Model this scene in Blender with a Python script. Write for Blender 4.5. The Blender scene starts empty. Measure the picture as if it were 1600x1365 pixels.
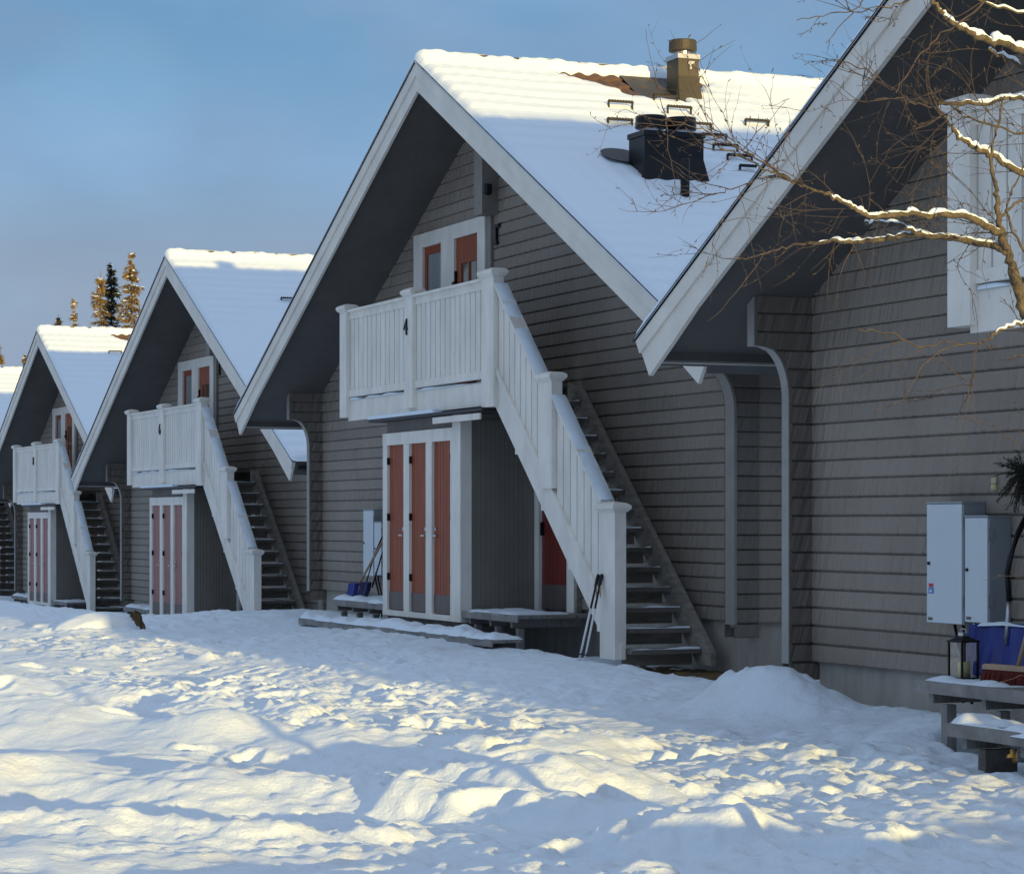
import bpy, math, random
import numpy as np
from mathutils import Vector, Matrix
R = math.radians
SC = bpy.context.scene
COL = SC.collection

# ------------------------------------------------------------------ camera, sky, sun, exposure
YAW = 22.10667
EYE = 1.6
cam_d = bpy.data.cameras.new("camera")
cam = bpy.data.objects.new("camera", cam_d); COL.objects.link(cam)
cam.location = (0, 0, EYE)
cam.rotation_euler = (R(90), 0, R(90 - YAW))
F = 4075.13
cam_d.sensor_fit = 'HORIZONTAL'; cam_d.sensor_width = 36.0
cam_d.lens = 36.0 * F / 1600.0
cam_d.shift_y = (815.65 - 682.5) / 1600.0
cam_d.clip_start = 0.1; cam_d.clip_end = 3000
SC.camera = cam

SUN_EL, SUN_AZ = 3.45, 2.5          # azimuth: degrees from +X towards +Y
w = bpy.data.worlds.new("World"); SC.world = w; w.use_nodes = True
nt = w.node_tree; nt.nodes.clear()
sky = nt.nodes.new('ShaderNodeTexSky'); sky.sky_type = 'NISHITA'; sky.sun_disc = False
sky.sun_elevation = R(SUN_EL); sky.sun_rotation = R(90 - SUN_AZ)
sky.air_density = 1.0; sky.dust_density = 0.6; sky.ozone_density = 2.0
tc = nt.nodes.new('ShaderNodeTexCoord')
mp = nt.nodes.new('ShaderNodeMapping'); mp.inputs['Scale'].default_value = (1.0, 1.0, 2.4)
mp.inputs['Rotation'].default_value = (R(24), R(10), 0)
nz = nt.nodes.new('ShaderNodeTexNoise'); nz.inputs['Scale'].default_value = 6.5
nz.inputs['Detail'].default_value = 5; nz.inputs['Roughness'].default_value = 0.5
rp = nt.nodes.new('ShaderNodeValToRGB')
rp.color_ramp.elements[0].position = 0.40; rp.color_ramp.elements[0].color = (0, 0, 0, 1)
rp.color_ramp.elements[1].position = 0.72; rp.color_ramp.elements[1].color = (1, 1, 1, 1)
mx = nt.nodes.new('ShaderNodeMixRGB'); mx.blend_type = 'MIX'
EXPO = 0.8; BGS = 0.12
def skyc(r, g, b): k = 1 / (BGS * 2 ** EXPO); return (r * k, g * k, b * k, 1)
mx.inputs['Color2'].default_value = skyc(0.34, 0.50, 0.72)
sc_ = nt.nodes.new('ShaderNodeMath'); sc_.operation = 'MULTIPLY'; sc_.inputs[1].default_value = 0.55
sep = nt.nodes.new('ShaderNodeSeparateXYZ')
el = nt.nodes.new('ShaderNodeValToRGB'); el.color_ramp.interpolation = 'EASE'
cr_ = el.color_ramp
stops = [(0.0, skyc(0.37, 0.35, 0.43)), (0.06, skyc(0.31, 0.345, 0.455)), (0.092, skyc(0.27, 0.35, 0.50)), (0.14, skyc(0.21, 0.38, 0.62)), (0.19, skyc(0.155, 0.33, 0.57)), (0.45, skyc(0.42, 0.51, 0.67)), (1.0, skyc(0.60, 0.67, 0.82))]
while len(cr_.elements) < len(stops): cr_.elements.new(0.5)
for e_, (p_, c_) in zip(cr_.elements, stops): e_.position = p_; e_.color = c_
mh = nt.nodes.new('ShaderNodeMixRGB'); mh.inputs['Fac'].default_value = 0.90
wd_ = at_dir = Vector((-math.cos(R(YAW)) + math.sin(R(YAW)) * (170 - 800) / F, math.sin(R(YAW)) + math.cos(R(YAW)) * (170 - 800) / F, (815.65 - 165) / F)).normalized()
dp = nt.nodes.new('ShaderNodeVectorMath'); dp.operation = 'DOT_PRODUCT'; dp.inputs[1].default_value = wd_
dr_ = nt.nodes.new('ShaderNodeMapRange'); dr_.interpolation_type = 'SMOOTHSTEP'; dr_.inputs[1].default_value = math.cos(R(2.2)); dr_.inputs[2].default_value = 1.0; dr_.inputs[4].default_value = 0.20
mw = nt.nodes.new('ShaderNodeMixRGB'); mw.inputs['Color2'].default_value = skyc(0.29, 0.54, 0.80)
n3 = nt.nodes.new('ShaderNodeTexNoise'); n3.inputs['Scale'].default_value = 9.0; n3.inputs['Detail'].default_value = 4
m3 = nt.nodes.new('ShaderNodeMapping'); m3.inputs['Scale'].default_value = (1, 1, 2.2); m3.inputs['Rotation'].default_value = (R(-30), R(20), 0); m3.inputs['Location'].default_value = (0.7, 0.2, 0.4)
r3 = nt.nodes.new('ShaderNodeMapRange'); r3.interpolation_type = 'SMOOTHSTEP'; r3.inputs[1].default_value = 0.42; r3.inputs[2].default_value = 0.75; r3.inputs[4].default_value = 0.6
mg = nt.nodes.new('ShaderNodeMixRGB'); mg.inputs['Color2'].default_value = skyc(0.23, 0.34, 0.49)
bg = nt.nodes.new('ShaderNodeBackground'); bg.inputs['Strength'].default_value = BGS
wo = nt.nodes.new('ShaderNodeOutputWorld')
L = nt.links.new
L(tc.outputs['Generated'], mp.inputs['Vector']); L(mp.outputs['Vector'], nz.inputs['Vector'])
L(tc.outputs['Generated'], sep.inputs[0]); L(sep.outputs['Z'], el.inputs['Fac'])
L(sky.outputs['Color'], mh.inputs['Color1']); L(el.outputs['Color'], mh.inputs['Color2'])
L(nz.outputs['Fac'], rp.inputs['Fac']); L(rp.outputs['Color'], sc_.inputs[0]); L(sc_.outputs[0], mx.inputs['Fac'])
L(tc.outputs['Generated'], dp.inputs[0]); L(dp.outputs['Value'], dr_.inputs[0]); L(dr_.outputs[0], mw.inputs['Fac'])
L(tc.outputs['Generated'], m3.inputs['Vector']); L(m3.outputs['Vector'], n3.inputs['Vector']); L(n3.outputs['Fac'], r3.inputs[0]); L(r3.outputs[0], mg.inputs['Fac'])
L(mh.outputs['Color'], mx.inputs['Color1']); L(mx.outputs['Color'], mg.inputs['Color1']); L(mg.outputs['Color'], mw.inputs['Color1']); L(mw.outputs['Color'], bg.inputs['Color']); L(bg.outputs['Background'], wo.inputs['Surface'])

sd = bpy.data.lights.new("sun", 'SUN'); sd.energy = 3.6; sd.angle = R(0.5); sd.color = (1.0, 0.72, 0.25)
so = bpy.data.objects.new("sun", sd); COL.objects.link(so)
sdir = Vector((math.cos(R(SUN_EL)) * math.cos(R(SUN_AZ)), math.cos(R(SUN_EL)) * math.sin(R(SUN_AZ)), math.sin(R(SUN_EL))))
so.rotation_euler = sdir.to_track_quat('Z', 'Y').to_euler(); so.location = (30, 0, 30)
SC.view_settings.view_transform = 'Standard'; SC.view_settings.look = 'None'
SC.view_settings.exposure = EXPO; SC.view_settings.gamma = 1.0

# ------------------------------------------------------------------ helpers
def at(px, py, D):
    """world point seen at photo pixel (px,py) at depth D along the view axis"""
    y = R(YAW)
    fw = np.array([-math.cos(y), math.sin(y), 0]); rt = np.array([math.sin(y), math.cos(y), 0])
    q = fw * D + rt * (px - 800) / F * D
    return Vector((q[0], q[1], EYE - (py - 815.65) / F * D))

class MB:
    def __init__(s): s.v = []; s.f = []; s.m = []; s.mi = 0
    def add(s, vs, fs):
        o = len(s.v); s.v += [tuple(p) for p in vs]
        for f in fs: s.f.append(tuple(i + o for i in f)); s.m.append(s.mi)
    def box(s, x0, x1, y0, y1, z0, z1):
        v = [(x, y, z) for z in (z0, z1) for y in (y0, y1) for x in (x0, x1)]
        s.add(v, [(0, 2, 3, 1), (4, 5, 7, 6), (0, 1, 5, 4), (2, 6, 7, 3), (0, 4, 6, 2), (1, 3, 7, 5)])
    def bbox(s, x0, x1, y0, y1, z0, z1, b=0.012):
        """box with chamfered top edge"""
        s.box(x0, x1, y0, y1, z0, z1 - b)
        o = len(s.v)
        v = [(x0, y0, z1 - b), (x1, y0, z1 - b), (x1, y1, z1 - b), (x0, y1, z1 - b),
             (x0 + b, y0 + b, z1), (x1 - b, y0 + b, z1), (x1 - b, y1 - b, z1), (x0 + b, y1 - b, z1)]
        s.add(v, [(0, 1, 5, 4), (1, 2, 6, 5), (2, 3, 7, 6), (3, 0, 4, 7), (4, 5, 6, 7)])
    def prism(s, poly, axis, a, b):
        """poly: 2D points; axis 'y': (x,z) extruded in y; 'x': (y,z) extruded in x; 'z': (x,y)"""
        n = len(poly)
        def P(p, t):
            return {'y': (p[0], t, p[1]), 'x': (t, p[0], p[1]), 'z': (p[0], p[1], t)}[axis]
        v = [P(p, a) for p in poly] + [P(p, b) for p in poly]
        f = [tuple(range(n)), tuple(range(2 * n - 1, n - 1, -1))]
        f += [(i, i + n, (i + 1) % n + n, (i + 1) % n) for i in range(n)]
        s.add(v, f)
    def obox(s, c, ax, ay, az):
        """oriented box: centre, three half-axis vectors"""
        c = Vector(c); ax = Vector(ax); ay = Vector(ay); az = Vector(az)
        v = [c + ax * i + ay * j + az * k for k in (-1, 1) for j in (-1, 1) for i in (-1, 1)]
        s.add(v, [(0, 2, 3, 1), (4, 5, 7, 6), (0, 1, 5, 4), (2, 6, 7, 3), (0, 4, 6, 2), (1, 3, 7, 5)])
    def tube(s, pts, rad, n=6, sx=1.0, sz=1.0, cap=True):
        pts = [Vector(p) for p in pts]
        if not hasattr(rad, '__len__'): rad = [rad] * len(pts)
        rings = []
        for i, p in enumerate(pts):
            t = (pts[min(i + 1, len(pts) - 1)] - pts[max(i - 1, 0)])
            if t.length < 1e-9: t = Vector((0, 0, 1))
            t.normalize()
            upv = Vector((0, 0, 1)) if abs(t.z) < 0.95 else Vector((1, 0, 0))
            a = t.cross(upv).normalized(); b = a.cross(t).normalized()
            rings.append([p + a * math.cos(2 * math.pi * k / n) * rad[i] * sx + b * math.sin(2 * math.pi * k / n) * rad[i] * sz for k in range(n)])
        v = [q for r in rings for q in r]
        f = []
        for i in range(len(rings) - 1):
            for k in range(n):
                f.append((i * n + k, i * n + (k + 1) % n, (i + 1) * n + (k + 1) % n, (i + 1) * n + k))
        if cap:
            f.append(tuple(range(n - 1, -1, -1))); f.append(tuple((len(rings) - 1) * n + k for k in range(n)))
        s.add(v, f)
    def lathe(s, prof, c, n=20):
        """prof: (r,z) list"""
        v = []; f = []
        for r, z in prof:
            for k in range(n):
                a = 2 * math.pi * k / n; v.append((c[0] + r * math.cos(a), c[1] + r * math.sin(a), c[2] + z))
        for i in range(len(prof) - 1):
            for k in range(n):
                f.append((i * n + k, i * n + (k + 1) % n, (i + 1) * n + (k + 1) % n, (i + 1) * n + k))
        f.append(tuple(range(n - 1, -1, -1))); f.append(tuple((len(prof) - 1) * n + k for k in range(n)))
        s.add(v, f)
    def build(s, name, mats, parent=None, smooth=False):
        me = bpy.data.meshes.new(name); me.from_pydata(s.v, [], s.f)
        if not isinstance(mats, (list, tuple)): mats = [mats]
        for m in mats: me.materials.append(m)
        me.polygons.foreach_set('material_index', s.m)
        if smooth: me.polygons.foreach_set('use_smooth', [True] * len(s.f))
        me.update()
        o = bpy.data.objects.new(name, me); COL.objects.link(o)
        if parent: o.parent = parent
        return o

def grid_mesh(name, X, Y, Z, mat, parent=None):
    """X,Y,Z 2D arrays -> smooth grid mesh"""
    h, wd = X.shape
    co = np.stack([X, Y, Z], -1).reshape(-1, 3).astype(np.float32)
    i = np.arange(h * wd).reshape(h, wd)
    q = np.stack([i[:-1, :-1], i[:-1, 1:], i[1:, 1:], i[1:, :-1]], -1).reshape(-1, 4).astype(np.int32)
    me = bpy.data.meshes.new(name)
    me.vertices.add(len(co)); me.vertices.foreach_set('co', co.ravel())
    me.loops.add(q.size); me.loops.foreach_set('vertex_index', q.ravel())
    me.polygons.add(len(q)); me.polygons.foreach_set('loop_start', np.arange(0, q.size, 4, dtype=np.int32))
    me.polygons.foreach_set('use_smooth', np.ones(len(q), dtype=bool))
    me.materials.append(mat); me.update(calc_edges=True); me.validate()
    o = bpy.data.objects.new(name, me); COL.objects.link(o)
    if parent: o.parent = parent
    return o

def tag(o, label=None, cat=None, group=None, kind=None):
    if label: o['label'] = label
    if cat: o['category'] = cat
    if group: o['group'] = group
    if kind: o['kind'] = kind
    return o
def empty(name, loc=(0, 0, 0), rz=0):
    o = bpy.data.objects.new(name, None); COL.objects.link(o); o.location = loc; o.rotation_euler = (0, 0, rz)
    o.empty_display_size = 0.2
    return o
def kids(o): return [c for c in COL.objects if c.parent == o]
def copy_tree(o, parent=None, skip=()):
    c = o.copy(); COL.objects.link(c); c.parent = parent
    for ch in kids(o):
        if ch.name.split('.')[0] in skip: continue
        copy_tree(ch, c, skip)
    return c

_rs = np.random.RandomState(7)
_perm = _rs.rand(512, 512)
def vnoise(x, y):
    """smooth value noise -1..1"""
    xi = np.floor(x).astype(int); yi = np.floor(y).astype(int)
    fx = x - xi; fy = y - yi
    fx = fx * fx * fx * (fx * (fx * 6 - 15) + 10); fy = fy * fy * fy * (fy * (fy * 6 - 15) + 10)
    a = _perm[xi & 511, yi & 511]; b = _perm[(xi + 1) & 511, yi & 511]
    c = _perm[xi & 511, (yi + 1) & 511]; d = _perm[(xi + 1) & 511, (yi + 1) & 511]
    return ((a * (1 - fx) + b * fx) * (1 - fy) + (c * (1 - fx) + d * fx) * fy) * 2 - 1
def sstep(a, b, x):
    t = np.clip((x - a) / (b - a), 0, 1); return t * t * (3 - 2 * t)

# ------------------------------------------------------------------ materials
def mat(name, col, rough=0.7, metal=0.0, var=0.0, vscale=3.0, stretch=(1, 1, 1), bump=0.0, bscale=20.0, bstretch=(1, 1, 1), spec=0.3, col2=None, coat=0):
    m = bpy.data.materials.new(name); m.use_nodes = True
    t = m.node_tree; b = t.nodes['Principled BSDF']
    b.inputs['Base Color'].default_value = (*col, 1); b.inputs['Roughness'].default_value = rough
    b.inputs['Metallic'].default_value = metal; b.inputs['Specular IOR Level'].default_value = spec
    tcn = t.nodes.new('ShaderNodeTexCoord')
    if var > 0:
        mpn = t.nodes.new('ShaderNodeMapping'); mpn.inputs['Scale'].default_value = stretch
        n = t.nodes.new('ShaderNodeTexNoise'); n.inputs['Scale'].default_value = vscale; n.inputs['Detail'].default_value = 6
        n.inputs['Roughness'].default_value = 0.65
        r = t.nodes.new('ShaderNodeMapRange'); r.inputs[1].default_value = 0.3; r.inputs[2].default_value = 0.7
        mixn = t.nodes.new('ShaderNodeMixRGB')
        c2 = col2 if col2 else tuple(max(0, c * (1 - var)) for c in col)
        c1 = col if col2 else tuple(min(1, c * (1 + var * 0.6)) for c in col)
        mixn.inputs['Color1'].default_value = (*c2, 1); mixn.inputs['Color2'].default_value = (*c1, 1)
        t.links.new(tcn.outputs['Object'], mpn.inputs['Vector']); t.links.new(mpn.outputs['Vector'], n.inputs['Vector'])
        t.links.new(n.outputs['Fac'], r.inputs[0]); t.links.new(r.outputs[0], mixn.inputs['Fac'])
        t.links.new(mixn.outputs['Color'], b.inputs['Base Color'])
    if bump > 0:
        mp2 = t.nodes.new('ShaderNodeMapping'); mp2.inputs['Scale'].default_value = bstretch
        n2 = t.nodes.new('ShaderNodeTexNoise'); n2.inputs['Scale'].default_value = bscale; n2.inputs['Detail'].default_value = 4
        bp_ = t.nodes.new('ShaderNodeBump'); bp_.inputs['Strength'].default_value = bump; bp_.inputs['Distance'].default_value = 0.02
        t.links.new(tcn.outputs['Object'], mp2.inputs['Vector']); t.links.new(mp2.outputs['Vector'], n2.inputs['Vector'])
        t.links.new(n2.outputs['Fac'], bp_.inputs['Height']); t.links.new(bp_.outputs['Normal'], b.inputs['Normal'])
    return m

PITCH = 0.141       # siding course height
def siding_mat(name='hewn_siding', k=1.0):
    """hand-hewn painted boards: per-course ripples across the board"""
    m = bpy.data.materials.new(name); m.use_nodes = True
    t = m.node_tree; b = t.nodes['Principled BSDF']; b.inputs['Roughness'].default_value = 0.62
    b.inputs['Specular IOR Level'].default_value = 0.35
    N = t.nodes.new; K = t.links.new
    g = N('ShaderNodeNewGeometry'); tcn = N('ShaderNodeTexCoord'); sep = N('ShaderNodeSeparateXYZ'); K(tcn.outputs['Object'], sep.inputs[0])
    ad = N('ShaderNodeMath'); ad.operation = 'ADD'; K(sep.outputs['X'], ad.inputs[0]); K(sep.outputs['Y'], ad.inputs[1])
    dv = N('ShaderNodeMath'); dv.operation = 'DIVIDE'; K(sep.outputs['Z'], dv.inputs[0]); dv.inputs[1].default_value = PITCH
    fl = N('ShaderNodeMath'); fl.operation = 'FLOOR'; K(dv.outputs[0], fl.inputs[0])
    # course index shifts the ripple
    sh = N('ShaderNodeMath'); sh.operation = 'MULTIPLY'; K(fl.outputs[0], sh.inputs[0]); sh.inputs[1].default_value = 3.37
    fr = N('ShaderNodeMath'); fr.operation = 'FRACT'; K(dv.outputs[0], fr.inputs[0])
    sl = N('ShaderNodeMath'); sl.operation = 'MULTIPLY'; K(fr.outputs[0], sl.inputs[0]); sl.inputs[1].default_value = -0.045
    a2 = N('ShaderNodeMath'); a2.operation = 'ADD'; K(ad.outputs[0], a2.inputs[0]); K(sl.outputs[0], a2.inputs[1])
    cb = N('ShaderNodeCombineXYZ'); K(a2.outputs[0], cb.inputs[0]); K(sh.outputs[0], cb.inputs[1])
    wv = N('ShaderNodeTexNoise'); wv.inputs['Scale'].default_value = 11.0; wv.inputs['Detail'].default_value = 2.0; wv.inputs['Roughness'].default_value = 0.45
    K(cb.outputs[0], wv.inputs['Vector'])
    bmp = N('ShaderNodeBump'); bmp.inputs['Strength'].default_value = 1.0; bmp.inputs['Distance'].default_value = 0.045
    K(wv.outputs['Fac'], bmp.inputs['Height'])
    fine = N('ShaderNodeTexNoise'); fine.inputs['Scale'].default_value = 60; fine.inputs['Detail'].default_value = 4
    mpf = N('ShaderNodeMapping'); mpf.inputs['Scale'].default_value = (1, 1, 4); K(tcn.outputs['Object'], mpf.inputs[0]); K(mpf.outputs[0], fine.inputs['Vector'])
    bm2 = N('ShaderNodeBump'); bm2.inputs['Strength'].default_value = 0.25; bm2.inputs['Distance'].default_value = 0.004
    K(fine.outputs['Fac'], bm2.inputs['Height']); K(bmp.outputs[0], bm2.inputs['Normal']); K(bm2.outputs[0], b.inputs['Normal'])
    # colour: course to course and wear variation
    cv = N('ShaderNodeTexWhiteNoise'); cv.noise_dimensions = '1D'; K(fl.outputs[0], cv.inputs['W'])
    ls = N('ShaderNodeTexNoise'); ls.inputs['Scale'].default_value = 1.3; ls.inputs['Detail'].default_value = 5; K(tcn.outputs['Object'], ls.inputs['Vector'])
    mxx = N('ShaderNodeMath'); mxx.operation = 'MULTIPLY_ADD'; K(cv.outputs['Value'], mxx.inputs[0]); mxx.inputs[1].default_value = 0.35; K(ls.outputs['Fac'], mxx.inputs[2])
    cr = N('ShaderNodeValToRGB'); K(mxx.outputs[0], cr.inputs['Fac'])
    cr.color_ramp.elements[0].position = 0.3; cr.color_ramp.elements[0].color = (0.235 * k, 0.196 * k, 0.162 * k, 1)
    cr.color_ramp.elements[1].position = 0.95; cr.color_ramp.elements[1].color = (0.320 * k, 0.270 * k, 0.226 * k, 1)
    K(cr.outputs[0], b.inputs['Base Color'])
    return m

def snow_mat(name, col=(0.77, 0.86, 0.94), grain=0.5, gscale=45, dist=0.012, dirt=0.0):
    m = bpy.data.materials.new(name); m.use_nodes = True
    t = m.node_tree; b = t.nodes['Principled BSDF']; N = t.nodes.new; K = t.links.new
    b.inputs['Base Color'].default_value = (*col, 1); b.inputs['Roughness'].default_value = 0.6; b.inputs['Specular IOR Level'].default_value = 0.25
    tcn = N('ShaderNodeTexCoord')
    n = N('ShaderNodeTexNoise'); n.inputs['Scale'].default_value = gscale; n.inputs['Detail'].default_value = 7; n.inputs['Roughness'].default_value = 0.68
    bp_ = N('ShaderNodeBump'); bp_.inputs['Strength'].default_value = grain; bp_.inputs['Distance'].default_value = dist
    K(tcn.outputs['Object'], n.inputs['Vector']); K(n.outputs['Fac'], bp_.inputs['Height']); K(bp_.outputs[0], b.inputs['Normal'])
    if dirt > 0:
        n2 = N('ShaderNodeTexNoise'); n2.inputs['Scale'].default_value = 1.1; n2.inputs['Detail'].default_value = 8; n2.inputs['Roughness'].default_value = 0.7
        r = N('ShaderNodeMapRange'); r.inputs[1].default_value = 0.56; r.inputs[2].default_value = 0.8; r.inputs[4].default_value = dirt
        mixn = N('ShaderNodeMixRGB'); mixn.inputs['Color1'].default_value = (*col, 1); mixn.inputs['Color2'].default_value = (0.62, 0.58, 0.52, 1)
        K(tcn.outputs['Object'], n2.inputs['Vector']); K(n2.outputs['Fac'], r.inputs[0]); K(r.outputs[0], mixn.inputs['Fac']); K(mixn.outputs[0], b.inputs['Base Color'])
    return m

def glass_mat(name, col, rough=0.04):
    return mat(name, col, rough=rough, spec=0.8, var=0.5, vscale=2.0)

M = {}
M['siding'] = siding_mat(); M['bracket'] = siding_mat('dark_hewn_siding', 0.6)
M['white'] = mat("white_paint", (0.82, 0.775, 0.70), 0.5, var=0.16, vscale=3.5, stretch=(1, 1, 0.35), bump=0.15, bscale=30, bstretch=(3, 3, 0.4))
M['barge'] = mat("bargeboard_paint", (0.78, 0.73, 0.655), 0.55, var=0.12, vscale=2.0, bump=0.15, bscale=25)
M['trimgrey'] = mat("light_grey_trim", (0.34, 0.325, 0.305), 0.6, var=0.12, vscale=4)
M['greytrim'] = mat("grey_trim", (0.27, 0.245, 0.22), 0.6, var=0.12, vscale=4)
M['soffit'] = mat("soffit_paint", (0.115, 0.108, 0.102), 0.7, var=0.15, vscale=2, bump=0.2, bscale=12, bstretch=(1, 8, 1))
M['tile'] = mat("brown_roof_tile", (0.13, 0.075, 0.05), 0.75, var=0.35, vscale=8, bump=0.3, bscale=40)
M['edge'] = mat("dark_drip_edge", (0.035, 0.035, 0.04), 0.5)
M['snow'] = snow_mat("roof_snow", grain=0.25, gscale=20)
M['gsnow'] = snow_mat("ground_snow", grain=0.7, gscale=30, dist=0.018, dirt=0.5)
M['concrete'] = mat("concrete", (0.38, 0.345, 0.30), 0.85, var=0.25, vscale=2.2, stretch=(2, 2, 0.5), bump=0.25, bscale=30)
M['red'] = mat("red_door_paint", (0.31, 0.072, 0.026), 0.5, var=0.28, vscale=3.0, stretch=(6, 1, 0.5))
M['redsun'] = mat("sun_tinted_red_door_paint", (0.36, 0.17, 0.15), 0.5, var=0.2, vscale=3.0, stretch=(6, 1, 0.5))  # paler and pinker: reflected sun put into the door colour
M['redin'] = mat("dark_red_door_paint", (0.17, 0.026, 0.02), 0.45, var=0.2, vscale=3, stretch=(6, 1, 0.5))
M['kick'] = mat("grey_kick_plate", (0.14, 0.11, 0.10), 0.45, metal=0.3, var=0.2, vscale=6)
M['panel'] = mat("dark_vertical_boarding", (0.20, 0.185, 0.16), 0.65, var=0.12, vscale=3)
M['board'] = mat("grey_vertical_boarding", (0.19, 0.175, 0.155), 0.65, var=0.15, vscale=3)
M['wood'] = mat("weathered_wood", (0.31, 0.275, 0.235), 0.8, var=0.4, vscale=5, stretch=(1, 1, 4), bump=0.3, bscale=30)
M['tread'] = mat("dark_wet_wood", (0.17, 0.152, 0.13), 0.7, var=0.4, vscale=5, bump=0.2, bscale=25)
M['deck'] = mat("grey_deck_wood", (0.27, 0.255, 0.24), 0.75, var=0.35, vscale=5, stretch=(1, 6, 1), bump=0.2, bscale=25)
M['black'] = mat("black_metal", (0.018, 0.018, 0.02), 0.4, metal=0.4, var=0.2)
M['chim'] = mat("dark_chimney_sheet", (0.052, 0.046, 0.036), 0.5, metal=0.0, var=0.25, vscale=3)
M['steel'] = mat("bare_steel", (0.5, 0.5, 0.52), 0.3, metal=0.9)
M['box'] = mat("light_grey_cabinet", (0.60, 0.66, 0.70), 0.4, var=0.05, vscale=2)
M['boxside'] = mat("grey_cabinet_side", (0.30, 0.33, 0.35), 0.45, var=0.08)
M['blue'] = mat("blue_plastic", (0.028, 0.045, 0.27), 0.35, var=0.25, vscale=8, spec=0.5)
M['bluedk'] = mat("dark_blue_plastic", (0.02, 0.022, 0.10), 0.4, var=0.2, vscale=8)
M['handle'] = mat("pale_wood_handle", (0.42, 0.29, 0.20), 0.6, var=0.2, vscale=10)
M['brush'] = mat("red_brush", (0.12, 0.016, 0.011), 0.9, var=0.4, vscale=60, bump=0.8, bscale=90)
M['pane'] = glass_mat("window_pane", (0.16, 0.135, 0.09))  # warm reflections put into the base colour of the door glass
M['curtain'] = mat("window_curtain", (0.30, 0.31, 0.31), 0.8, var=0.3, vscale=4, stretch=(8, 1, 0.2))
M['candle'] = mat("yellow_candle", (0.62, 0.55, 0.20), 0.5)
M['bark'] = mat("birch_bark", (0.15, 0.12, 0.08), 0.85, var=0.6, vscale=25, col2=(0.045, 0.04, 0.03), bump=0.6, bscale=60)
M['twig'] = mat("birch_twig", (0.075, 0.058, 0.050), 0.7, var=0.3, vscale=10)
M['spruce'] = mat("spruce_needles", (0.19, 0.13, 0.05), 0.8, var=0.5, vscale=1.5)
M['sprucedk'] = mat("dark_spruce_needles", (0.040, 0.042, 0.026), 0.8, var=0.5, vscale=1.5)
M['rock'] = mat("brown_earth", (0.13, 0.085, 0.04), 0.9, var=0.6, vscale=14, bump=0.8, bscale=25)
M['yellow'] = mat("yellow_tag", (0.48, 0.43, 0.27), 0.6)
M['redmark'] = mat("red_sticker", (0.55, 0.05, 0.06), 0.5)
M['bluemark'] = mat("blue_sticker", (0.10, 0.25, 0.55), 0.5)
M['whitemetal'] = mat("white_enamel", (0.75, 0.75, 0.76), 0.35)

# ------------------------------------------------------------------ house geometry (local: x along facade, y into the house, z up; barge plane y=0)
A_ = 7.716; ZR = 6.84; ZE = 2.97; SL = (ZR - ZE) / A_; ANG = math.atan(SL); CA, SA = math.cos(ANG), math.sin(ANG)
HW = 6.66; WY = 0.97; LEN = 12.0; SLEN = A_ / CA
ZF = 0.44             # underside of the siding
def rooftop(x): return ZR - SL * abs(x)
SOF = 0.27            # soffit below roof top (vertical)

def ribbon(mb, zs_prof, lim, mapf):
    """zs_prof: list of (z, depth); lim(z)->(a0,a1); mapf(a, depth, z)->xyz"""
    v = []; n = len(zs_prof)
    for z, d in zs_prof:
        a0, a1 = lim(z); v.append(mapf(a0, d, z)); v.append(mapf(a1, d, z))
    mb.add(v, [(2 * i, 2 * i + 1, 2 * i + 3, 2 * i + 2) for i in range(n - 1)])
def courses(z0, z1, sub=0):
    prof = []; z = z0
    k = math.floor(z0 / PITCH + 1e-6)
    z = k * PITCH
    while z < z1:
        za = max(z, z0); zb = min(z + 0.013, z1); zc = min(z + PITCH, z1)
        if zb > za: prof += [(za, 0.002), (zb, 0.0)]
        if zc > zb:
            prof += [(zb, 0.018)]
            if zc - zb > 0.02: prof += [(zb + 0.009, 0.026)]
            for s in range(1, sub + 1): prof.append((zb + 0.009 + (zc - zb - 0.009) * s / (sub + 1), 0.026))
            prof += [(zc, 0.026 if zc < z1 else 0.026)]
        z += PITCH
    return prof

house = empty('gabled_cabin')
# walls ------------------------------------------------------------
wall = MB()
ztop = ZR - SOF
def glim(z):
    xm = min(HW, max(0.0, (ZR - SOF - z) / SL)); return (-xm, xm)
ribbon(wall, courses(ZF, ztop), glim, lambda a, d, z: (a, WY - d, z))
zs = rooftop(HW) - SOF
for s in (-1, 1):
    ribbon(wall, courses(ZF, zs), (lambda z: (WY, LEN - 0.9)) if s > 0 else (lambda z: (LEN - 0.9, WY)), lambda a, d, z, s=s: (s * (HW + d - 0.026), a, z))
wall.prism([(-HW, ZF), (HW, ZF), (HW, zs), (0, ZR - SOF), (-HW, zs)], 'y', LEN - 0.9, LEN - 0.95)
wall.build('wall', M['siding'], house)
fd = MB()
fd.box(-HW + 0.05, HW - 0.05, WY + 0.03, LEN - 0.95, -1.4, ZF + 0.03)
fnd = fd.build('foundation', M['concrete'], house)

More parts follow.
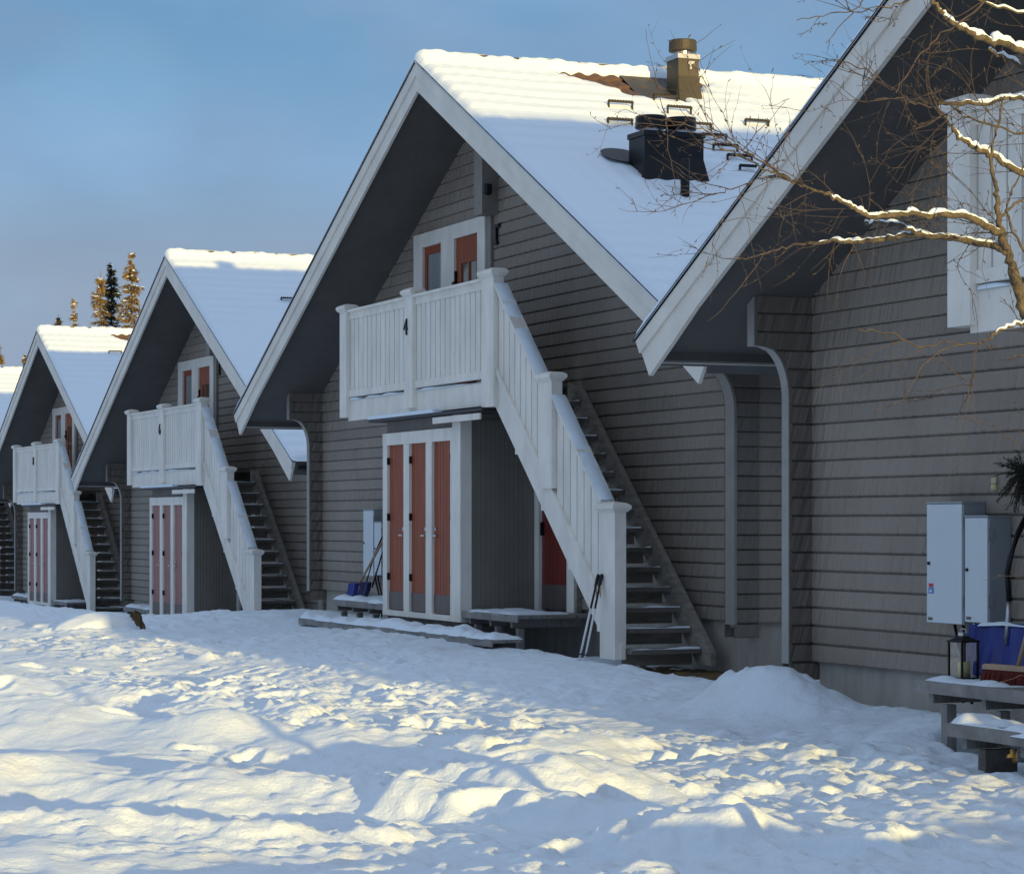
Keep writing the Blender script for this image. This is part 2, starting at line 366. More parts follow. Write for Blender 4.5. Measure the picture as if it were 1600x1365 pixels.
# corner brackets (log ends that carry the eaves) ---------------------
def front(z):
    if z > 2.86: return 0.45
    if z > 2.46:
        u = (2.86 - z) / 0.40          # 0 at top, 1 at bottom
        return 0.53 + (0.75 - 0.53) * math.sqrt(max(0, 1 - (1 - u) ** 2))
    return 0.75
def bracket(s):
    mb = MB(); th = 0.17 if s > 0 else 0.09
    HW = 6.66 if s > 0 else 6.66 + th - 0.012
    zb = ZF - 0.02; zt = rooftop(HW) - SOF + 0.05
    for side in (0, 1):
        xs = s * (HW - (0 if side == 0 else th))
        sg = s if side == 0 else -s
        flip = sg > 0
        prof = courses(zb, zt, 4)
        ribbon(mb, prof, (lambda z: (front(z) + 0.004, WY + 0.05)) if flip else (lambda z: (WY + 0.05, front(z) + 0.004)), lambda a, d, z: (xs + sg * (d - 0.01), a, z))
    # front edge strip
    mb.mi = 1
    zl = [zb, 0.8, 1.3, 1.9, 2.3] + [2.46 + 0.4 * i / 14 for i in range(15)] + [2.8605, zt]
    v = []
    for z in zl:
        for a, yy in ((-0.01, front(z) + 0.03), (-0.01, front(z)), (th + 0.01, front(z)), (th + 0.01, front(z) + 0.03)): v.append((s * (HW - a + 0.012), yy, z))
    f = []
    for i in range(len(zl) - 1):
        for k in range(3): f.append((i * 4 + k, i * 4 + k + 1, i * 4 + k + 5, i * 4 + k + 4))
    mb.add(v, f)
    mb.add([v[0], v[1], v[2], v[3]], [(0, 1, 2, 3)])
    mb.box(s * (HW - th / 2) - th / 2, s * (HW - th / 2) + th / 2, front(1) + 0.05, WY + 0.02, ZF - 0.05, ZF - 0.018)
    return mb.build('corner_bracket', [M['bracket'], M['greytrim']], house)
brL = bracket(-1); brR = bracket(1)
brL.data.materials[1] = M['trimgrey']
mb = MB()
mb.box(-0.13, 0.13, 0.74, WY - 0.02, 5.06, ZR - SOF - 0.02)
mb.build('ridge_bracket', M['greytrim'], house)

# roof ---------------------------------------------------------------
def slopept(s, sx, off, y): return (sx * (s * CA + off * SA), y, ZR - s * SA + off * CA)
for sx in (-1, 1):
    mb = MB()
    T = 0.24
    for (o0, o1, mi) in ((-0.03, 0.0, 0), (-T, -0.032, 1)):
        mb.mi = mi
        poly = []
        if sx > 0: poly = [(0, ZR + o1 / CA), (0, ZR + o0 / CA), (A_ + o0 * SA, ZE + o0 * CA), (A_ + o1 * SA, ZE + o1 * CA)]
        else: poly = [(0, ZR + o0 / CA), (0, ZR + o1 / CA), (-A_ - o1 * SA, ZE + o1 * CA), (-A_ - o0 * SA, ZE + o0 * CA)]
        mb.prism(poly, 'y', 0.005, LEN)
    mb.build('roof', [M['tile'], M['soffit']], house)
    # bargeboard with flared foot
    mb = MB()
    vh = 0.335
    def up(x): return ZR - 0.02 - SL * x
    top = [(0, up(0))] + [(A_ - 0.0, up(A_))]
    low = [(A_ - 0.215, up(A_) - 0.285), (A_ - 0.60, up(A_ - 0.60) - 0.37), (A_ - 1.05, up(A_ - 1.05) - 0.335), (A_ - 1.5, up(A_ - 1.5) - vh), (0, up(0) - vh)]
    poly = [(sx * x, z) for x, z in top + low]
    if sx > 0: poly = poly[::-1]
    mb.prism(poly, 'y', -0.035, 0.0)
    # cover board, a little proud, with its own lower edge
    cov = [(0, up(0) + 0.0), (A_ - 0.003, up(A_) + 0.0), (A_ - 0.075, up(A_) - 0.10), (0, up(0) - 0.15)]
    poly = [(sx * x, z) for x, z in cov]
    if sx > 0: poly = poly[::-1]
    mb.prism(poly, 'y', -0.055, -0.036)
    mb.build('bargeboard', M['barge'], house)
    mb = MB()
    poly = [(0, ZR + 0.012), (A_ + 0.03, ZE - 0.004), (A_ + 0.03, ZE - 0.024), (0, ZR - 0.018)]
    poly = [(sx * x, z) for x, z in poly]
    if sx > 0: poly = poly[::-1]
    mb.prism(poly, 'y', -0.068, -0.002)
    mb.build('drip_edge', M['edge'], house)
    mb = MB()
    mb.box(min(sx * (A_ - 0.13), sx * (A_ - 0.16)), max(sx * (A_ - 0.13), sx * (A_ - 0.16)), 0.004, LEN, ZE - 0.20, ZE - 0.10)
    mb.build('eave_fascia', M['white'], house)
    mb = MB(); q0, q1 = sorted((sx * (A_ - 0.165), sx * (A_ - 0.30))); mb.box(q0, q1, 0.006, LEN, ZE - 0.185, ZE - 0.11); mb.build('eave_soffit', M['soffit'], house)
    mb = MB()
    gx, gz, gr = sx * (A_ - 0.065), ZE - 0.075, 0.06
    arc = [(gx + gr * math.cos(math.pi + math.pi * i / 8), gz + gr * math.sin(math.pi + math.pi * i / 8)) for i in range(9)]
    arc2 = [(gx + (gr - 0.008) * math.cos(math.pi + math.pi * i / 8), gz + (gr - 0.008) * math.sin(math.pi + math.pi * i / 8)) for i in range(8, -1, -1)]
    mb.prism(arc + arc2, 'y', 0.05, LEN)
    mb.build('gutter', M['black'], house)

# roof tiles where the snow has slid (near the chimney) -----------------
ys = np.arange(0.06, 5.0, 0.025); ss = np.arange(0.0, 1.6, 0.02)
Yg, Sg = np.meshgrid(ys, ss)
off = 0.022 + 0.018 * np.cos(2 * np.pi * Yg / 0.22) + 0.02 * (1 - np.mod(Sg, 0.33) / 0.33) * -1 + 0.01
off = 0.02 + 0.016 * np.cos(2 * np.pi * Yg / 0.22) + 0.03 * np.mod(Sg, 0.33) / 0.33
grid_mesh('roof_tiles', Sg * CA + off * SA, Yg, ZR - Sg * SA + off * CA, M['tile'], house)
mb = MB()
for i in range(29):
    y0 = 0.02 + i * 0.4
    mb.tube([(0, y0, ZR - 0.005), (0, y0 + 0.43, ZR + 0.012)], [0.10, 0.115], 10)
mb.build('ridge_tiles', M['tile'], house, True)

def roof_snow(sx, dy, ds, bare):
    ys = np.concatenate([np.array([-0.07, -0.05, 0.0]), np.arange(0.05, 6.0, dy), np.arange(6.0, LEN + 0.01, 0.15)])
    ss = np.concatenate([np.arange(0.0, SLEN - 0.12, ds), np.array([SLEN - 0.1, SLEN - 0.05, SLEN, SLEN + 0.03, SLEN + 0.035])])
    Yg, Sg = np.meshgrid(ys, ss)
    if sx < 0: Yg = Yg[:, ::-1]
    t = 0.078 + 0.012 * vnoise(Yg * 0.8, Sg * 0.8 + 9) + 0.008 * vnoise(Yg * 2.5 + 40, Sg * 2.5)
    t = t + 0.012 * np.cos(2 * np.pi * Yg / 0.22) * (0.6 + 0.5 * vnoise(Yg * 0.7 + 5, Sg * 0.7)) + 0.028 * np.mod(Sg + 0.05, 0.33) / 0.33 * np.clip(0.8 + vnoise(Yg * 1.1, Sg + 3), 0, 1)
    ridge = np.exp(-(Sg / 0.16) ** 2)
    t = t + ridge * (0.066 + 0.022 * vnoise(Yg * 3.1, Sg * 0 + 3) + 0.02 * np.abs(np.sin(np.pi * Yg / 0.4)))
    e = np.minimum(1, np.maximum(0, (Yg + 0.07) / 0.10)) ** 0.5
    t = t * (0.25 + 0.75 * e)
    t = np.where(Yg < -0.06, -0.01, t)
    te = sstep(SLEN + 0.035, SLEN - 0.06, Sg); t = t * (0.1 + 0.9 * te)
    if bare:
        jag = 0.10 * vnoise(Yg * 4, Sg * 4) + 0.05 * vnoise(Yg * 11, Sg * 11 + 7)
        b1 = sstep(1.25, 2.75, Yg) * 1.0
        d = np.minimum(Sg - 0.17, 0.12 + 1.0 * b1 - Sg) + jag * 0.9      # >0 inside bare strip
        inside = sstep(-0.05, 0.10, d) * sstep(1.2, 1.9, Yg + jag) * sstep(3.02, 2.94, Yg)
        d2 = np.minimum(Sg - 0.2, 0.30 + 0.45 * sstep(3.75, 3.2, Yg) - Sg) + jag
        inside2 = sstep(-0.04, 0.1, d2) * sstep(3.0, 3.05, Yg) * sstep(3.75, 3.5, Yg + jag)
        notch = sstep(0.62, 0.8, vnoise(Yg * 5.1 + 11, Sg * 6)) * np.exp(-((Sg - 0.2) / 0.06) ** 2)
        t = t - 0.17 * np.maximum(np.maximum(inside, inside2), notch * 0.9)
    X = sx * (Sg * CA + t * SA); Z = ZR - Sg * SA + t * CA
    X = np.where(Sg == 0, 0.0, X)
    return grid_mesh('roof_snow', X, Yg, Z, M['snow'], house)
roof_snow(1, 0.045, 0.05, True); roof_snow(-1, 0.3, 0.2, False)

# roof hardware: chimney, double vent, pipe, step rungs -------------------
def roofz(x): return ZR - SL * x
mb = MB()
cx0, cx1, cy0, cy1 = 0.58, 0.90, 2.95, 3.22
mb.box(cx0, cx1, cy0, cy1, 6.2, 6.99)
mb.add([(cx1, cy0, 6.72), (cx1, cy1, 6.72), (cx1 + 0.08, cy1 + 0.02, roofz(cx1 + 0.08) + 0.05), (cx1 + 0.08, cy0 - 0.02, roofz(cx1 + 0.08) + 0.05), (cx1, cy0 - 0.05, 6.35), (cx1, cy1 + 0.05, 6.35)], [(0, 3, 2, 1), (0, 4, 3), (1, 2, 5)])
mb.add([(cx1 + 0.2, cy0 - 0.55, roofz(cx1 + 0.2) + 0.06), (cx1 + 0.2, cy1 + 0.10, roofz(cx1 + 0.2) + 0.06), (0.2, cy1 + 0.10, roofz(0.2) + 0.065), (0.2, cy0 - 0.45, roofz(0.2) + 0.065)], [(0, 1, 2, 3)])
ch = mb.build('chimney', M['chim'], house)
def capmesh(c, r, parent):
    m2 = MB()
    m2.lathe([(r * 0.62, 0.0), (r * 0.62, 0.06)], c, 20)
    m2.mi = 1
    m2.lathe([(r * 0.98, 0.05), (r, 0.052), (r * 1.03, 0.065), (r * 1.0, 0.175), (r * 0.96, 0.185), (r * 0.5, 0.195)], c, 28)
    return m2.build('chimney_cap', [M['steel'], M['chim']], parent, False)
capmesh(((cx0 + cx1) / 2, (cy0 + cy1) / 2, 6.985), 0.165, ch)
m2 = MB(); m2.box(cx0 - 0.012, cx1 + 0.012, cy0 - 0.012, cy1 + 0.012, 6.93, 6.985); m2.build('collar', M['steel'], ch)
m2 = MB(); m2.box(cx1 + 0.002, cx1 + 0.03, 3.07, 3.15, 6.86, 6.895); m2.box(cx1 + 0.002, cx1 + 0.025, 3.09, 3.115, 6.80, 6.86)
m2.build('hook', M['steel'], ch)
mb = MB()
vx0, vx1, vy0, vy1 = 3.30, 3.70, 1.20, 1.90
mb.box(vx0, vx1, vy0, vy1, 4.9, 5.57)
mb.box(vx0 - 0.015, vx1 + 0.015, vy0 - 0.015, vy1 + 0.015, 5.53, 5.585)
mb.add([(vx1, vy0, 5.30), (vx1, vy1, 5.30), (vx1 + 0.07, vy1 + 0.04, roofz(vx1 + 0.07) + 0.1), (vx1 + 0.07, vy0 - 0.02, roofz(vx1 + 0.07) + 0.1), (vx1, vy0 - 0.05, 5.0), (vx1, vy1 + 0.05, 5.0)], [(0, 3, 2, 1), (0, 4, 3), (1, 2, 5)])
vt = mb.build('roof_vent', M['black'], house)
for yy in (vy0 + 0.165, vy1 - 0.175):
    c = capmesh(((vx0 + vx1) / 2, yy, 5.58), 0.165, vt); c.data.materials[1] = M['black']
m2 = MB(); m2.box(vx1 + 0.002, vx1 + 0.04, 1.50, 1.58, 5.38, 5.46); m2.box(vx1 + 0.002, vx1 + 0.04, 1.64, 1.72, 5.40, 5.46); pass
mb = MB(); mb.lathe([(0.05, -0.3), (0.05, 0.42), (0.04, 0.43)], (4.17, 1.45, roofz(4.17) + 0.05), 14); mb.build('vent_pipe', M['black'], house, True)
# flat dark disc laid on the snow beside the vent
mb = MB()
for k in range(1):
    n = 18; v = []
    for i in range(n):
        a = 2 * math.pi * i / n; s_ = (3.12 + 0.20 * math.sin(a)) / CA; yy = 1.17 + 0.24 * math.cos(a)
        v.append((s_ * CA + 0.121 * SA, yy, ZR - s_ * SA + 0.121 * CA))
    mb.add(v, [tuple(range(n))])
mb.build('vent_dark_patch', M['edge'], house)
rungs = [(1.46, 1.94), (2.08, 1.65), (1.51, 2.67), (1.14, 2.67), (1.81, 3.53), (2.05, 2.66), (2.4, 2.68), (2.72, 2.66), (3.03, 2.68), (3.35, 2.67)]
for x, y in rungs:
    mb = MB(); z = roofz(x) + 0.142
    mb.box(x - 0.02, x + 0.02, y - 0.16, y + 0.16, z + 0.0, z + 0.02)
    for k in range(9): mb.box(x - 0.02, x + 0.02, y - 0.15 + k * 0.035, y - 0.135 + k * 0.035, z + 0.02, z + 0.032)
    for yy in (y - 0.16, y + 0.14): mb.box(x - 0.015, x + 0.005, yy, yy + 0.02, z - 0.15, z + 0.001)
    mb.build('roof_step', M['black'], house)

# upper door and window set --------------------------------------------
g = empty('balcony_door'); g.parent = house
mb = MB()
y0, y1 = WY - 0.085, WY - 0.02
zb, zt = 2.97, 5.08
mb.box(-2.66, -0.16, y0, y1, 4.90, zt)
mb.box(-2.66, -2.33, y0 + .002, y1, zb, 4.90); mb.box(-1.66, -1.20, y0 + .002, y1, zb, 4.90); mb.box(-0.41, -0.16, y0 + .002, y1, zb, 4.90)
mb.box(-2.33, -1.66, y0 + .002, y1, zb, zb + 0.35)
fr = mb.build('frame', M['white'], g)
mb = MB(); mb.box(-0.16, -0.01, y0 + .02, y1, zb, 5.06); mb.build('corner_board', M['greytrim'], g)
mb = MB()
ya, yb = WY - 0.05, WY - 0.028
mb.box(-2.33, -2.24, ya, yb, zb + .35, 4.90); mb.box(-1.74, -1.66, ya, yb, zb + .35, 4.90); mb.box(-2.24, -1.74, ya, yb, 4.80, 4.90); mb.box(-2.24, -1.74, ya, yb, zb + .35, zb + .43)
ws = mb.build('window_sash', M['red'], g)
mb = MB(); mb.box(-2.24, -1.74, yb - 0.006, yb, zb + .43, 4.80); mb.build('pane', M['curtain'], ws)
mb = MB()
mb.box(-1.20, -1.03, ya, yb, zb, 4.90); mb.box(-0.52, -0.41, ya, yb, zb, 4.90); mb.box(-1.03, -0.52, ya, yb, 4.58, 4.90); mb.box(-1.03, -0.52, ya, yb, zb, zb + 0.9)
mb.box(-0.80, -0.76, ya + .002, yb, zb + .9, 4.58); mb.box(-1.03, -0.80, ya + .004, yb, 4.14, 4.19); mb.box(-0.76, -0.52, ya + .004, yb, 4.14, 4.19)
dl = mb.build('door_leaf', M['red'], g)
mb = MB(); mb.box(-1.03, -0.52, yb - 0.006, yb, zb + .9, 4.58); mb.build('pane', M['pane'], dl)
mb = MB(); mb.box(-1.21, -1.17, ya - 0.03, ya, 4.25, 4.50); mb.box(-1.23, -1.15, ya - 0.05, ya - 0.03, 4.33, 4.37); mb.build('lock_plate', M['black'], dl)
mb = MB(); mb.box(0.10, 0.14, WY - 0.06, WY - 0.027, 4.74, 4.94); mb.box(0.14, 0.22, WY - 0.06, WY - 0.027, 4.9, 4.94); mb.box(0.06, 0.16, WY - 0.06, WY - 0.027, 4.70, 4.74)
mb.build('wall_hook', M['black'], house)
mb = MB(); mb.lathe([(0.03, 0), (0.05, 0.02), (0.05, 0.12), (0.04, 0.13)], (0.24, WY - 0.2, 5.27), 12); mb.tube([(0.13, WY - 0.17, 5.33), (0.24, WY - 0.17, 5.33)], 0.02, 6)
mb.build('wall_lamp', M['black'], house)

# storage box with three doors -------------------------------------------
SX0, SX1 = -1.26, 1.42
st = empty('storage_closet'); st.parent = house
mb = MB()
mb.box(SX0 + 0.02, SX1 - 0.01, 0.06, WY - 0.03, 0.30, 2.66)
mb.mi = 1
n = 14
for i in range(n):                        # right side boarding
    a = 0.10 + (WY - 0.16) * i / n; b = 0.10 + (WY - 0.16) * (i + 1) / n - 0.003
    mb.box(SX1 - 0.012, SX1 + 0.006, a, b, 0.34, 2.56)
    mb.box(SX0 + 0.004, SX0 + 0.021, a, b, 0.34, 2.56)
mb.mi = 0
x = SX0 + 0.02
while x < 1.1:
    mb.box(x, x + 0.082, 0.025, 0.062, 2.48, 2.66); x += 0.09
mb.build('closet_wall', [M['board'], M['panel']], st)
mb = MB(); ya, yb = -0.025, 0.058
mb.box(SX0, 1.17, ya, yb, 2.335, 2.48)
mb.box(SX0, 1.17, ya, yb, 0.27, 0.335)
for a, b in ((SX0, -1.10), (-0.51, -0.31), (0.26, 0.46), (1.07, 1.17)): mb.box(a, b, ya + .003, yb, 0.335, 2.335)
mb.mi = 1
mb.box(1.17, SX1 + 0.012, ya - 0.01, 0.10, 0.27, 2.62)
mb.build('closet_frame', [M['white'], M['white']], st)
for i, (a, b) in enumerate(((-1.10, -0.51), (-0.31, 0.26), (0.46, 1.07))):
    mb = MB(); nb = 6
    for k in range(nb):
        x0 = a + (b - a) * k / nb; x1 = a + (b - a) * (k + 1) / nb
        mb.box(x0 + 0.004, x1 - 0.004, 0.012, 0.05, 0.55, 2.335)
    mb.box(a, b, 0.022, 0.055, 0.345, 2.33)
    d = mb.build('door', M['red'], st)
    mb = MB(); mb.box(a + 0.01, b - 0.01, 0.004, 0.012, 0.345, 0.56); mb.build('kick_plate', M['kick'], d)
    hx = b - 0.07 if i < 2 else a + 0.07
    mb = MB(); mb.box(hx - 0.02, hx + 0.02, -0.004, 0.012, 1.30, 1.34); mb.box(hx - 0.09 if i < 2 else hx - 0.02, hx + 0.02 if i < 2 else hx + 0.09, -0.03, -0.015, 1.235, 1.252); mb.box(hx - 0.012, hx + 0.012, -0.02, 0.012, 1.232, 1.256)
    mb.build('handle', M['steel'], d)
    for zz in (0.7, 1.42, 2.1):
        mb = MB(); mb.box(a - 0.004 if i < 2 else b - 0.012, a + 0.012 if i < 2 else b + 0.004, -0.024, 0.008, zz, zz + 0.085)
        mb.build('hinge', M['black'], st)
# little rain roof over the closet, between it and the balcony
mb = MB()
mb.box(-1.52, 2.30, -0.12, 0.9, 2.625, 2.66)
mb.mi = 1; mb.box(-1.50, 0.80, -0.135, 0.1, 2.6605, 2.70)
mb.mi = 2; mb.box(0.80, 2.28, -0.137, -0.115, 2.53, 2.60)
mb.build('rain_roof', [M['edge'], M['snow'], M['white']], st)

# entrance door on the ground floor --------------------------------------
g = empty('entrance_door'); g.parent = house
mb = MB(); y0, y1 = WY - 0.10, WY - 0.02
mb.box(1.43, 1.56, y0, y1, 0.40, 2.5); mb.box(2.36, 2.56, y0, y1, 0.40, 2.5); mb.box(1.56, 2.36, y0, y1, 2.36, 2.5)
mb.build('frame', M['white'], g)
mb = MB()
for k in range(7): mb.box(1.56 + 0.8 * k / 7 + .003, 1.56 + 0.8 * (k + 1) / 7 - .003, WY - 0.06, WY - 0.03, 0.42, 2.36)
d = mb.build('door_leaf', M['redin'], g)
mb = MB(); mb.box(1.58, 2.34, WY - 0.07, WY - 0.062, 0.42, 0.70); mb.build('kick_plate', M['kick'], d)
mb = MB(); mb.box(1.60, 1.63, WY - 0.10, WY - 0.06, 1.25, 1.40); mb.build('handle', M['black'], d)
mb = MB(); mb.box(2.36, 2.62, WY - 0.09, WY - 0.027, 0.40, 0.72); mb.build('plinth_block', M['wood'], g)

# balcony -------------------------------------------------------------------
BX0, BX1 = -2.66, 2.44; BY = -0.03
bal = empty('balcony'); bal.parent = house
mb = MB()
for i in range(8):
    a = BY + 0.03 + (WY - 0.03 - BY - 0.03) * i / 8
    mb.box(BX0 + .03, BX1 - .02, a, a + 0.115, 2.90, 2.945)
for x in np.arange(BX0 + 0.3, BX1, 0.55): mb.box(x, x + 0.05, BY + 0.05, WY - 0.03, 2.72, 2.899)
mb.build('floor', M['tread'], bal)
mb = MB()
mb.box(BX0 + 0.10, BX1 + 0.02, BY + 0.0, BY + 0.045, 2.685, 2.945)
mb.box(BX0 + 0.10, BX0 + 0.14, BY + 0.046, WY - 0.03, 2.70, 2.94)
mb.build('floor_beam', M['white'], bal)
mb = MB(); 
for a, b in ((BX0 + 0.2, -0.32), (0.0, 2.15)):
    xs = np.linspace(a, b, 40); zz = 2.957 + 0.018 * vnoise(xs * 3, xs * 0 + 2)
    v = []; f = []
    for x, z in zip(xs, zz): v += [(x, BY - 0.012, 2.945), (x, BY - 0.012, z), (x, BY + 0.05, z + 0.012), (x, BY + 0.25, 2.947)]
    for i in range(39):
        for k in range(3): f.append((i * 4 + k, (i + 1) * 4 + k, (i + 1) * 4 + k + 1, i * 4 + k + 1))
    mb.add(v, f)
mb.build('floor_snow', M['snow'], bal, True)
def post(name, x, z0, z1, parent, wd=0.15, y=BY):
    mb = MB(); mb.box(x - wd / 2, x + wd / 2, y - 0.06, y + 0.06, z0, z1 - 0.09)
    c = wd / 2
    o = mb.build(name, M['white'], parent)
    m2 = MB(); e = 0.04
    v = []
    for (s, z) in ((c + 0.012, z1 - 0.09), (c + e, z1 - 0.055), (c + e, z1 - 0.025), (c + 0.005, z1 - 0.002), (0.03, z1 + 0.012)):
        sy = s * 0.06 / c if False else s - c + 0.06
        sy = max(sy, 0.02)
        v += [(x - s, y - sy, z), (x + s, y - sy, z), (x + s, y + sy, z), (x - s, y + sy, z)]
    f = []
    for i in range(4):
        for k in range(4): f.append((i * 4 + k, i * 4 + (k + 1) % 4, i * 4 + 4 + (k + 1) % 4, i * 4 + 4 + k))
    f.append((16, 17, 18, 19)); f.append((3, 2, 1, 0))
    m2.add(v, f); m2.build('post_cap', M['white'], o)
    return o
post('post', -2.60, 2.73, 4.16, bal, 0.26); post('post', -0.155, 2.75, 4.17, bal, 0.28); post('post', 2.40, 2.66, 4.17, bal, 0.36)
def rail_panel(a, b, parent):
    mb = MB()
    mb.box(a, b, BY - 0.02, BY + 0.045, 3.965, 4.055)                    # top rail
    mb.box(a, b, BY - 0.055, BY + 0.06, 4.055, 4.085)                    # cap
    mb.box(a, b, BY - 0.02, BY + 0.045, 2.985, 3.07)                      # bottom rail
    n = int(round((b - a) / 0.165)); w_ = (b - a) / n
    for i in range(n): mb.box(a + i * w_ + 0.011, a + (i + 1) * w_ - 0.011, BY - 0.005, BY + 0.02, 3.07, 3.965)
    mb.box(a, b, BY + 0.026, BY + 0.032, 3.07, 3.965)
    return mb.build('railing_panel', M['white'], parent)
rail_panel(-2.47, -0.295, bal); rail_panel(-0.015, 2.22, bal)
mb = MB()                                                             # left return railing
mb.box(-2.64, -2.58, BY + 0.06, WY - 0.03, 3.97, 4.06); mb.box(-2.64, -2.58, BY + 0.06, WY - 0.03, 3.02, 3.10)
for i in range(6): mb.box(-2.62, -2.60, BY + 0.09 + i * 0.14, BY + 0.21 + i * 0.14, 3.10, 3.97)
mb.build('railing_panel', M['white'], bal)

# staircase -----------------------------------------------------------------
stz = empty('staircase'); stz.parent = house
TS = 0.862                                        # drop per metre run
def zs_(x): return 3.0 - TS * (x - 2.57)          # stringer top line
mb = MB()
poly = [(2.50, 2.66), (5.60, 0.06), (5.80, 0.06), (5.80, zs_(5.80)), (2.57, 3.0), (2.50, 3.0)]
mb.prism(poly, 'y', BY - 0.005, BY + 0.045)
mb.prism([(2.57, 3.012), (5.62, zs_(5.62) + 0.012), (5.62, zs_(5.62) + 0.085), (2.57, 3.085)], 'y', BY - 0.03, BY + 0.055)
for k in range(4):
    xx = 3.1 + 0.72 * k; zz = 2.66 - 0.8387 * (xx - 2.5)
    mb.box(xx - 0.05, xx + 0.03, BY + 0.002, BY + 0.04, zz - 0.03, zz + 0.12)
mb.build('front_stringer', M['white'], stz)
mb = MB()
poly = [(2.60, 2.93), (2.83, 2.93), (6.12, 0.13), (6.12, 0.0), (5.83, 0.0), (2.60, 2.74)]
mb.prism(poly[::-1], 'y', 0.78, 0.84)
mb.build('rear_stringer', M['wood'], stz)
nt_ = 14
for k in range(nt_):
    z = 0.16 + 0.1965 * k; xr = 5.93 - 0.1965 / TS * k
    mb = MB(); mb.box(xr - 0.27, xr, BY + 0.05, 0.80, z - 0.045, z)
    mb.mi = 1; mb.box(xr - 0.24, xr - 0.22, BY + 0.05, 0.778, z - 0.165, z - 0.0455)
    tr = mb.build('tread', [M['tread'], M['wood']], stz)
    m2 = MB(); xs = np.linspace(BY + 0.06, 0.76, 26)
    h = np.clip(0.011 + 0.013 * vnoise(xs * 6 + 13 * k, xs * 0 + k), 0.001, 1)
    wdt = 0.10 + 0.05 * vnoise(xs * 5 + 3 * k, xs * 0 + k + 50)
    v = []; f = []
    for yv, hh, ww in zip(xs, h, wdt): v += [(xr + 0.004, yv, z + 0.0005), (xr - 0.004, yv, z + hh), (xr - ww * 0.7, yv, z + hh), (xr - ww, yv, z + 0.0005)]
    for i in range(25):
        for q in range(3): f.append((i * 4 + q, i * 4 + q + 1, i * 4 + q + 5, i * 4 + q + 4))
    m2.add(v, f); m2.build('tread_snow', M['snow'], tr, True)
p2 = post('post', 4.02, 1.75, 2.95, stz, 0.36); p3 = post('post', 5.60, 0.06, 1.59, stz, 0.36)
def sloped_panel(x0, x1, zt0):
    """raking railing between posts; zt0: top-rail height at x0"""
    mb = MB(); top = lambda x: zt0 - TS * 1.04 * (x - x0)
    mb.prism([(x0, top(x0) - 0.10), (x1, top(x1) - 0.10), (x1, top(x1)), (x0, top(x0))], 'y', BY - 0.02, BY + 0.045)
    mb.prism([(x0, top(x0) + .001), (x1, top(x1) + .001), (x1, top(x1) + 0.03), (x0, top(x0) + 0.03)], 'y', BY - 0.06, BY + 0.10)
    n = int(round((x1 - x0) / 0.165)); w_ = (x1 - x0) / n
    for i in range(n):
        a = x0 + i * w_ + 0.011; b = x0 + (i + 1) * w_ - 0.011
        mb.prism([(a, zs_(a) + 0.08), (b, zs_(b) + 0.08), (b, top(b) - 0.095), (a, top(a) - 0.095)], 'y', BY - 0.003, BY + 0.018)
    mb.prism([(x0, zs_(x0) + 0.08), (x1, zs_(x1) + 0.08), (x1, top(x1) - 0.095), (x0, top(x0) - 0.095)], 'y', BY + 0.024, BY + 0.03)
    o = mb.build('railing_panel', M['white'], stz)
    m2 = MB(); xs = np.linspace(x0, x1, 60); v = []; f = []
    hh = 0.008 + 0.010 * vnoise(xs * 4 + x0, xs * 0 + 4) + 0.006 * vnoise(xs * 13, xs * 0 + 9)
    for x, h in zip(xs, hh):
        z = top(x) + 0.026; v += [(x, BY - 0.058, z), (x, BY - 0.05, z + h), (x, BY + 0.09, z + h), (x, BY + 0.098, z)]
    for i in range(59):
        for q in range(3): f.append((i * 4 + q, i * 4 + 4 + q, i * 4 + 5 + q, i * 4 + q + 1))
    m2.add(v, f); m2.build('rail_snow', M['snow'], o, True)
sloped_panel(2.585, 3.84, 3.98); sloped_panel(4.20, 5.43, 2.68)

# deck and step -----------------------------------------------------------------
dk = empty('deck'); dk.parent = house
def deck_part(name, x0, x1, y0, y1, z, legs):
    mb = MB(); n = max(2, int((y1 - y0) / 0.125)); w_ = (y1 - y0) / n
    for i in range(n): mb.box(x0, x1, y0 + i * w_, y0 + (i + 1) * w_ - 0.008, z - 0.035, z)
    mb.box(x0, x1, y0 - 0.022, y0 - 0.001, z - 0.075, z + 0.003)
    for x in np.arange(x0 + 0.12, x1, 0.62): mb.box(x, x + 0.05, y0 + 0.02, y1 - 0.05, z - 0.14, z - 0.036)
    if legs:
        for x in np.arange(x0 + 0.25, x1, 0.62): mb.box(x, x + 0.07, y0 + 0.03, y0 + 0.10, z - 0.9, z - 0.141)
    return mb.build(name, M['deck'], dk)
def slab_snow(name, x0, x1, y0, y1, z, th, parent, seed, keep=0.2):
    xs = np.linspace(x0, x1, int((x1 - x0) / 0.04) + 2); ys = np.linspace(y0, y1, int((y1 - y0) / 0.04) + 2)
    X, Y = np.meshgrid(xs, ys)
    e = np.minimum(np.minimum(X - x0, x1 - X), np.minimum(Y - y0, y1 - Y))
    h = th * (1 - np.exp(-e / 0.03)) * (0.9 + 0.5 * vnoise(X * 3 + seed, Y * 3) + 0.4 * vnoise(X * 9, Y * 9 + seed)) - keep * th
    Yd = Y + 0.02 * vnoise(X * 4 + seed, Y * 0)
    return grid_mesh(name, X, Yd, z + h, M['snow'], parent)
d1 = deck_part('deck_boards', -3.30, SX0 - 0.01, 0.0, WY - 0.03, 0.40, True); d2 = deck_part('deck_boards', SX1 + 0.02, 3.10, 0.0, WY - 0.03, 0.40, True)
mb = MB(); mb.box(SX0, SX1, 0.05, WY - 0.05, 0.22, 0.269)
for x in np.arange(-1.1, 1.4, 0.62): mb.box(x, x + 0.07, 0.03, 0.1, -0.5, 0.22)
mb.build('closet_joists', M['tread'], dk)
